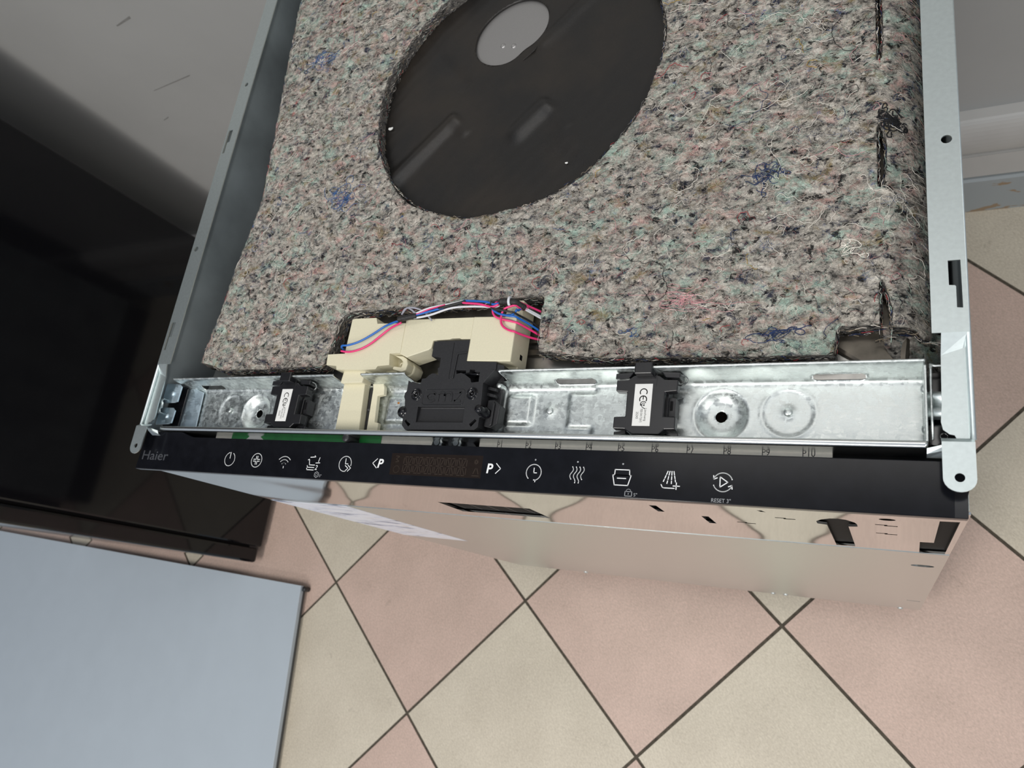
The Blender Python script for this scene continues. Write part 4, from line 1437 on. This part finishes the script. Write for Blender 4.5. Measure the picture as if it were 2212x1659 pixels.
def rim_fibres(name, n, mats, weights):
    lines = [front, [(HC[0] + HR * math.cos(a), HC[1] + HR * math.sin(a)) for a in np.linspace(0, 2 * math.pi, 90)]] + [s_ + [s_[0]] for s_ in SLITS]
    P, T, Nn = [], [], []
    for li, l in enumerate(lines):
        l = np.array(l, float)
        sgn_ = 1.0
        for a, b in zip(l[:-1], l[1:]):
            L = np.linalg.norm(b - a)
            t = (b - a) / (L + 1e-9)
            for q in range(int(L * n)):
                P.append(a + (b - a) * random.random())
                T.append(t)
    P, T = np.array(P), np.array(T)
    e = 0.05
    g = np.c_[sdf_mat(P + (e, 0)) - sdf_mat(P - (e, 0)), sdf_mat(P + (0, e)) - sdf_mat(P - (0, e))]
    g /= np.linalg.norm(g, axis=1)[:, None] + 1e-9
    parts = {m: [] for m in mats}
    w_ = np.array(weights, float)
    ids = rng.choice(len(mats), len(P), p=w_ / w_.sum())
    zt = mat_z(P[:, 0], P[:, 1], False)
    for k in range(len(P)):
        L = random.uniform(1.5, 7)
        d0 = random.uniform(-11.5, 0.3)
        o0 = random.uniform(0.5, 1.4)
        pts = []
        wv_ = random.uniform(0, 6)
        for q in np.linspace(-0.5, 0.5, 4):
            pts.append((P[k, 0] + T[k, 0] * L * q + g[k, 0] * (o0 + 0.4 * math.sin(wv_ + 5 * q)), P[k, 1] + T[k, 1] * L * q + g[k, 1] * (o0 + 0.4 * math.cos(wv_ + 4 * q)),
                        max(zt[k] + d0 + 0.7 * math.sin(wv_ * 2 + 4 * q), 787.5)))
        parts[mats[ids[k]]].append(tube_data(pts, random.uniform(0.10, 0.26), 3, False))
    V_, F_, mi_ = [], [], []
    for q, m in enumerate(mats):
        if not parts[m]:
            continue
        v, f = merge(parts[m])
        k = len(V_)
        V_ += v
        F_ += [tuple(i + k for i in fc) for fc in f]
        mi_ += [q] * len(f)
    o = mesh(name, V_, F_, mats, im, smooth=True, midx=mi_)
    o['kind'] = 'stuff'


for nm, cl in (('f_cream', (0.80, 0.74, 0.66)), ('f_black', (0.018, 0.018, 0.02)), ('f_pink', (0.74, 0.42, 0.38)), ('f_mint', (0.48, 0.66, 0.57)),
               ('f_navy', (0.03, 0.05, 0.13)), ('f_tan', (0.34, 0.28, 0.21)), ('f_grey', (0.17, 0.165, 0.16)), ('f_red', (0.50, 0.06, 0.07)),
               ('f_blue', (0.06, 0.14, 0.34)), ('f_white', (0.92, 0.86, 0.78)), ('f_gold', (0.55, 0.36, 0.06)), ('f_rose', (0.68, 0.36, 0.38))):
    M[nm] = mat('fibre_' + nm[2:], cl, 0.8, spec=0.2, var=0.12, scale=200)
HZ = ['f_cream', 'f_black', 'f_pink', 'f_mint', 'f_navy', 'f_tan', 'f_grey', 'f_red', 'f_blue']
fibre_mesh('loose_fibres', 34000, 2.5, 8, 0.06, 1.3, 4, HZ, [42, 20, 13, 13, 10, 10, 6, 1.6, 3], 480, 0.9, 1.6, 0.25, 0.7)
rim_fibres('cut_edge_fibres', 2.2, ['f_black', 'f_grey', 'f_tan', 'f_cream', 'f_red', 'f_mint', 'f_navy'], [34, 26, 14, 12, 3, 3, 8])
TZ = ['f_white', 'f_black', 'f_rose', 'f_navy', 'f_blue', 'f_red', 'f_tan', 'f_gold']
fibre_mesh('loose_threads', 820, 5, 18, 0.19, 3.2, 16, TZ, [48, 20, 14, 6, 4, 5, 8, 2], 480, 1.4, 1.6, 0.5)
fibre_mesh('loose_threads', 80, 25, 60, 0.21, 1.6, 40, TZ, [60, 14, 14, 3, 3, 3, 3, 0], 480, 1.2, 0.7, 0.42)


# tangled yarn clumps that stand out in the photograph
def clump(name, cx, cy, rx, ry, m, n, rad=0.16):
    parts = []
    for _ in range(n):
        k = 22
        th = rng.uniform(0, 6.28)
        p = np.array((rng.normal(0, .45), rng.normal(0, .45)))
        turn = rng.normal(0, .25)
        px, py = [], []
        for q in range(k):
            px.append(cx + rx * p[0])
            py.append(cy + ry * p[1])
            turn = 0.8 * turn + rng.normal(0, .28)
            th += turn - 0.25 * (p[0] * math.sin(th) * -1 + p[1] * math.cos(th)) * 0.6
            p = p + 0.16 * np.array((math.cos(th), math.sin(th)))
        px, py = np.array(px), np.array(py)
        pz = mat_z(px, py, True) + rng.uniform(0.05, 0.6)
        parts.append(tube_data(np.c_[px, py, pz], rad, 4, False))
    V_, F_ = merge(parts)
    o = mesh(name, V_, F_, m, im, smooth=True)
    o['kind'] = 'stuff'


clump('yarn_tangle', 453, 93, 15, 5, 'f_rose', 16)
clump('yarn_tangle', 462, 90, 12, 4, 'f_white', 5)
clump('yarn_tangle', 150, 214, 10, 9, 'f_blue', 16, 0.22)
clump('yarn_tangle', 78, 377, 13, 8, 'f_blue', 12, 0.2)
clump('yarn_tangle', 545, 117, 7, 5, 'f_white', 4, 0.24)
clump('yarn_tangle', 568, 150, 9, 9, 'f_white', 9, 0.13)
clump('yarn_tangle', 566, 203, 6, 8, 'f_black', 16, 0.42)
clump('yarn_tangle', 497, 173, 7, 6, 'f_navy', 14, 0.25)
clump('yarn_tangle', 505, 70, 9, 4, 'f_navy', 10, 0.25)
clump('yarn_tangle', 420, 78, 5, 4, 'f_blue', 3, 0.22)


def scrap(cx, cy, z, r, label):
    pts = [(cx + r * random.uniform(.55, 1.0) * math.cos(a), cy + 0.55 * r * random.uniform(.6, 1.1) * math.sin(a)) for a in np.linspace(0, 5.6, 8)]
    o = prism('paper_scrap', pts, z, z + 0.5, 'label', None)
    tag(o, label, 'scrap')


scrap(178, 283, 791.4, 3.4, 'small white flake at the left rim of the round felt window')
scrap(353.7, 216.4, 791.0, 1.5, 'tiny white flake on the black sheet in the round felt window')
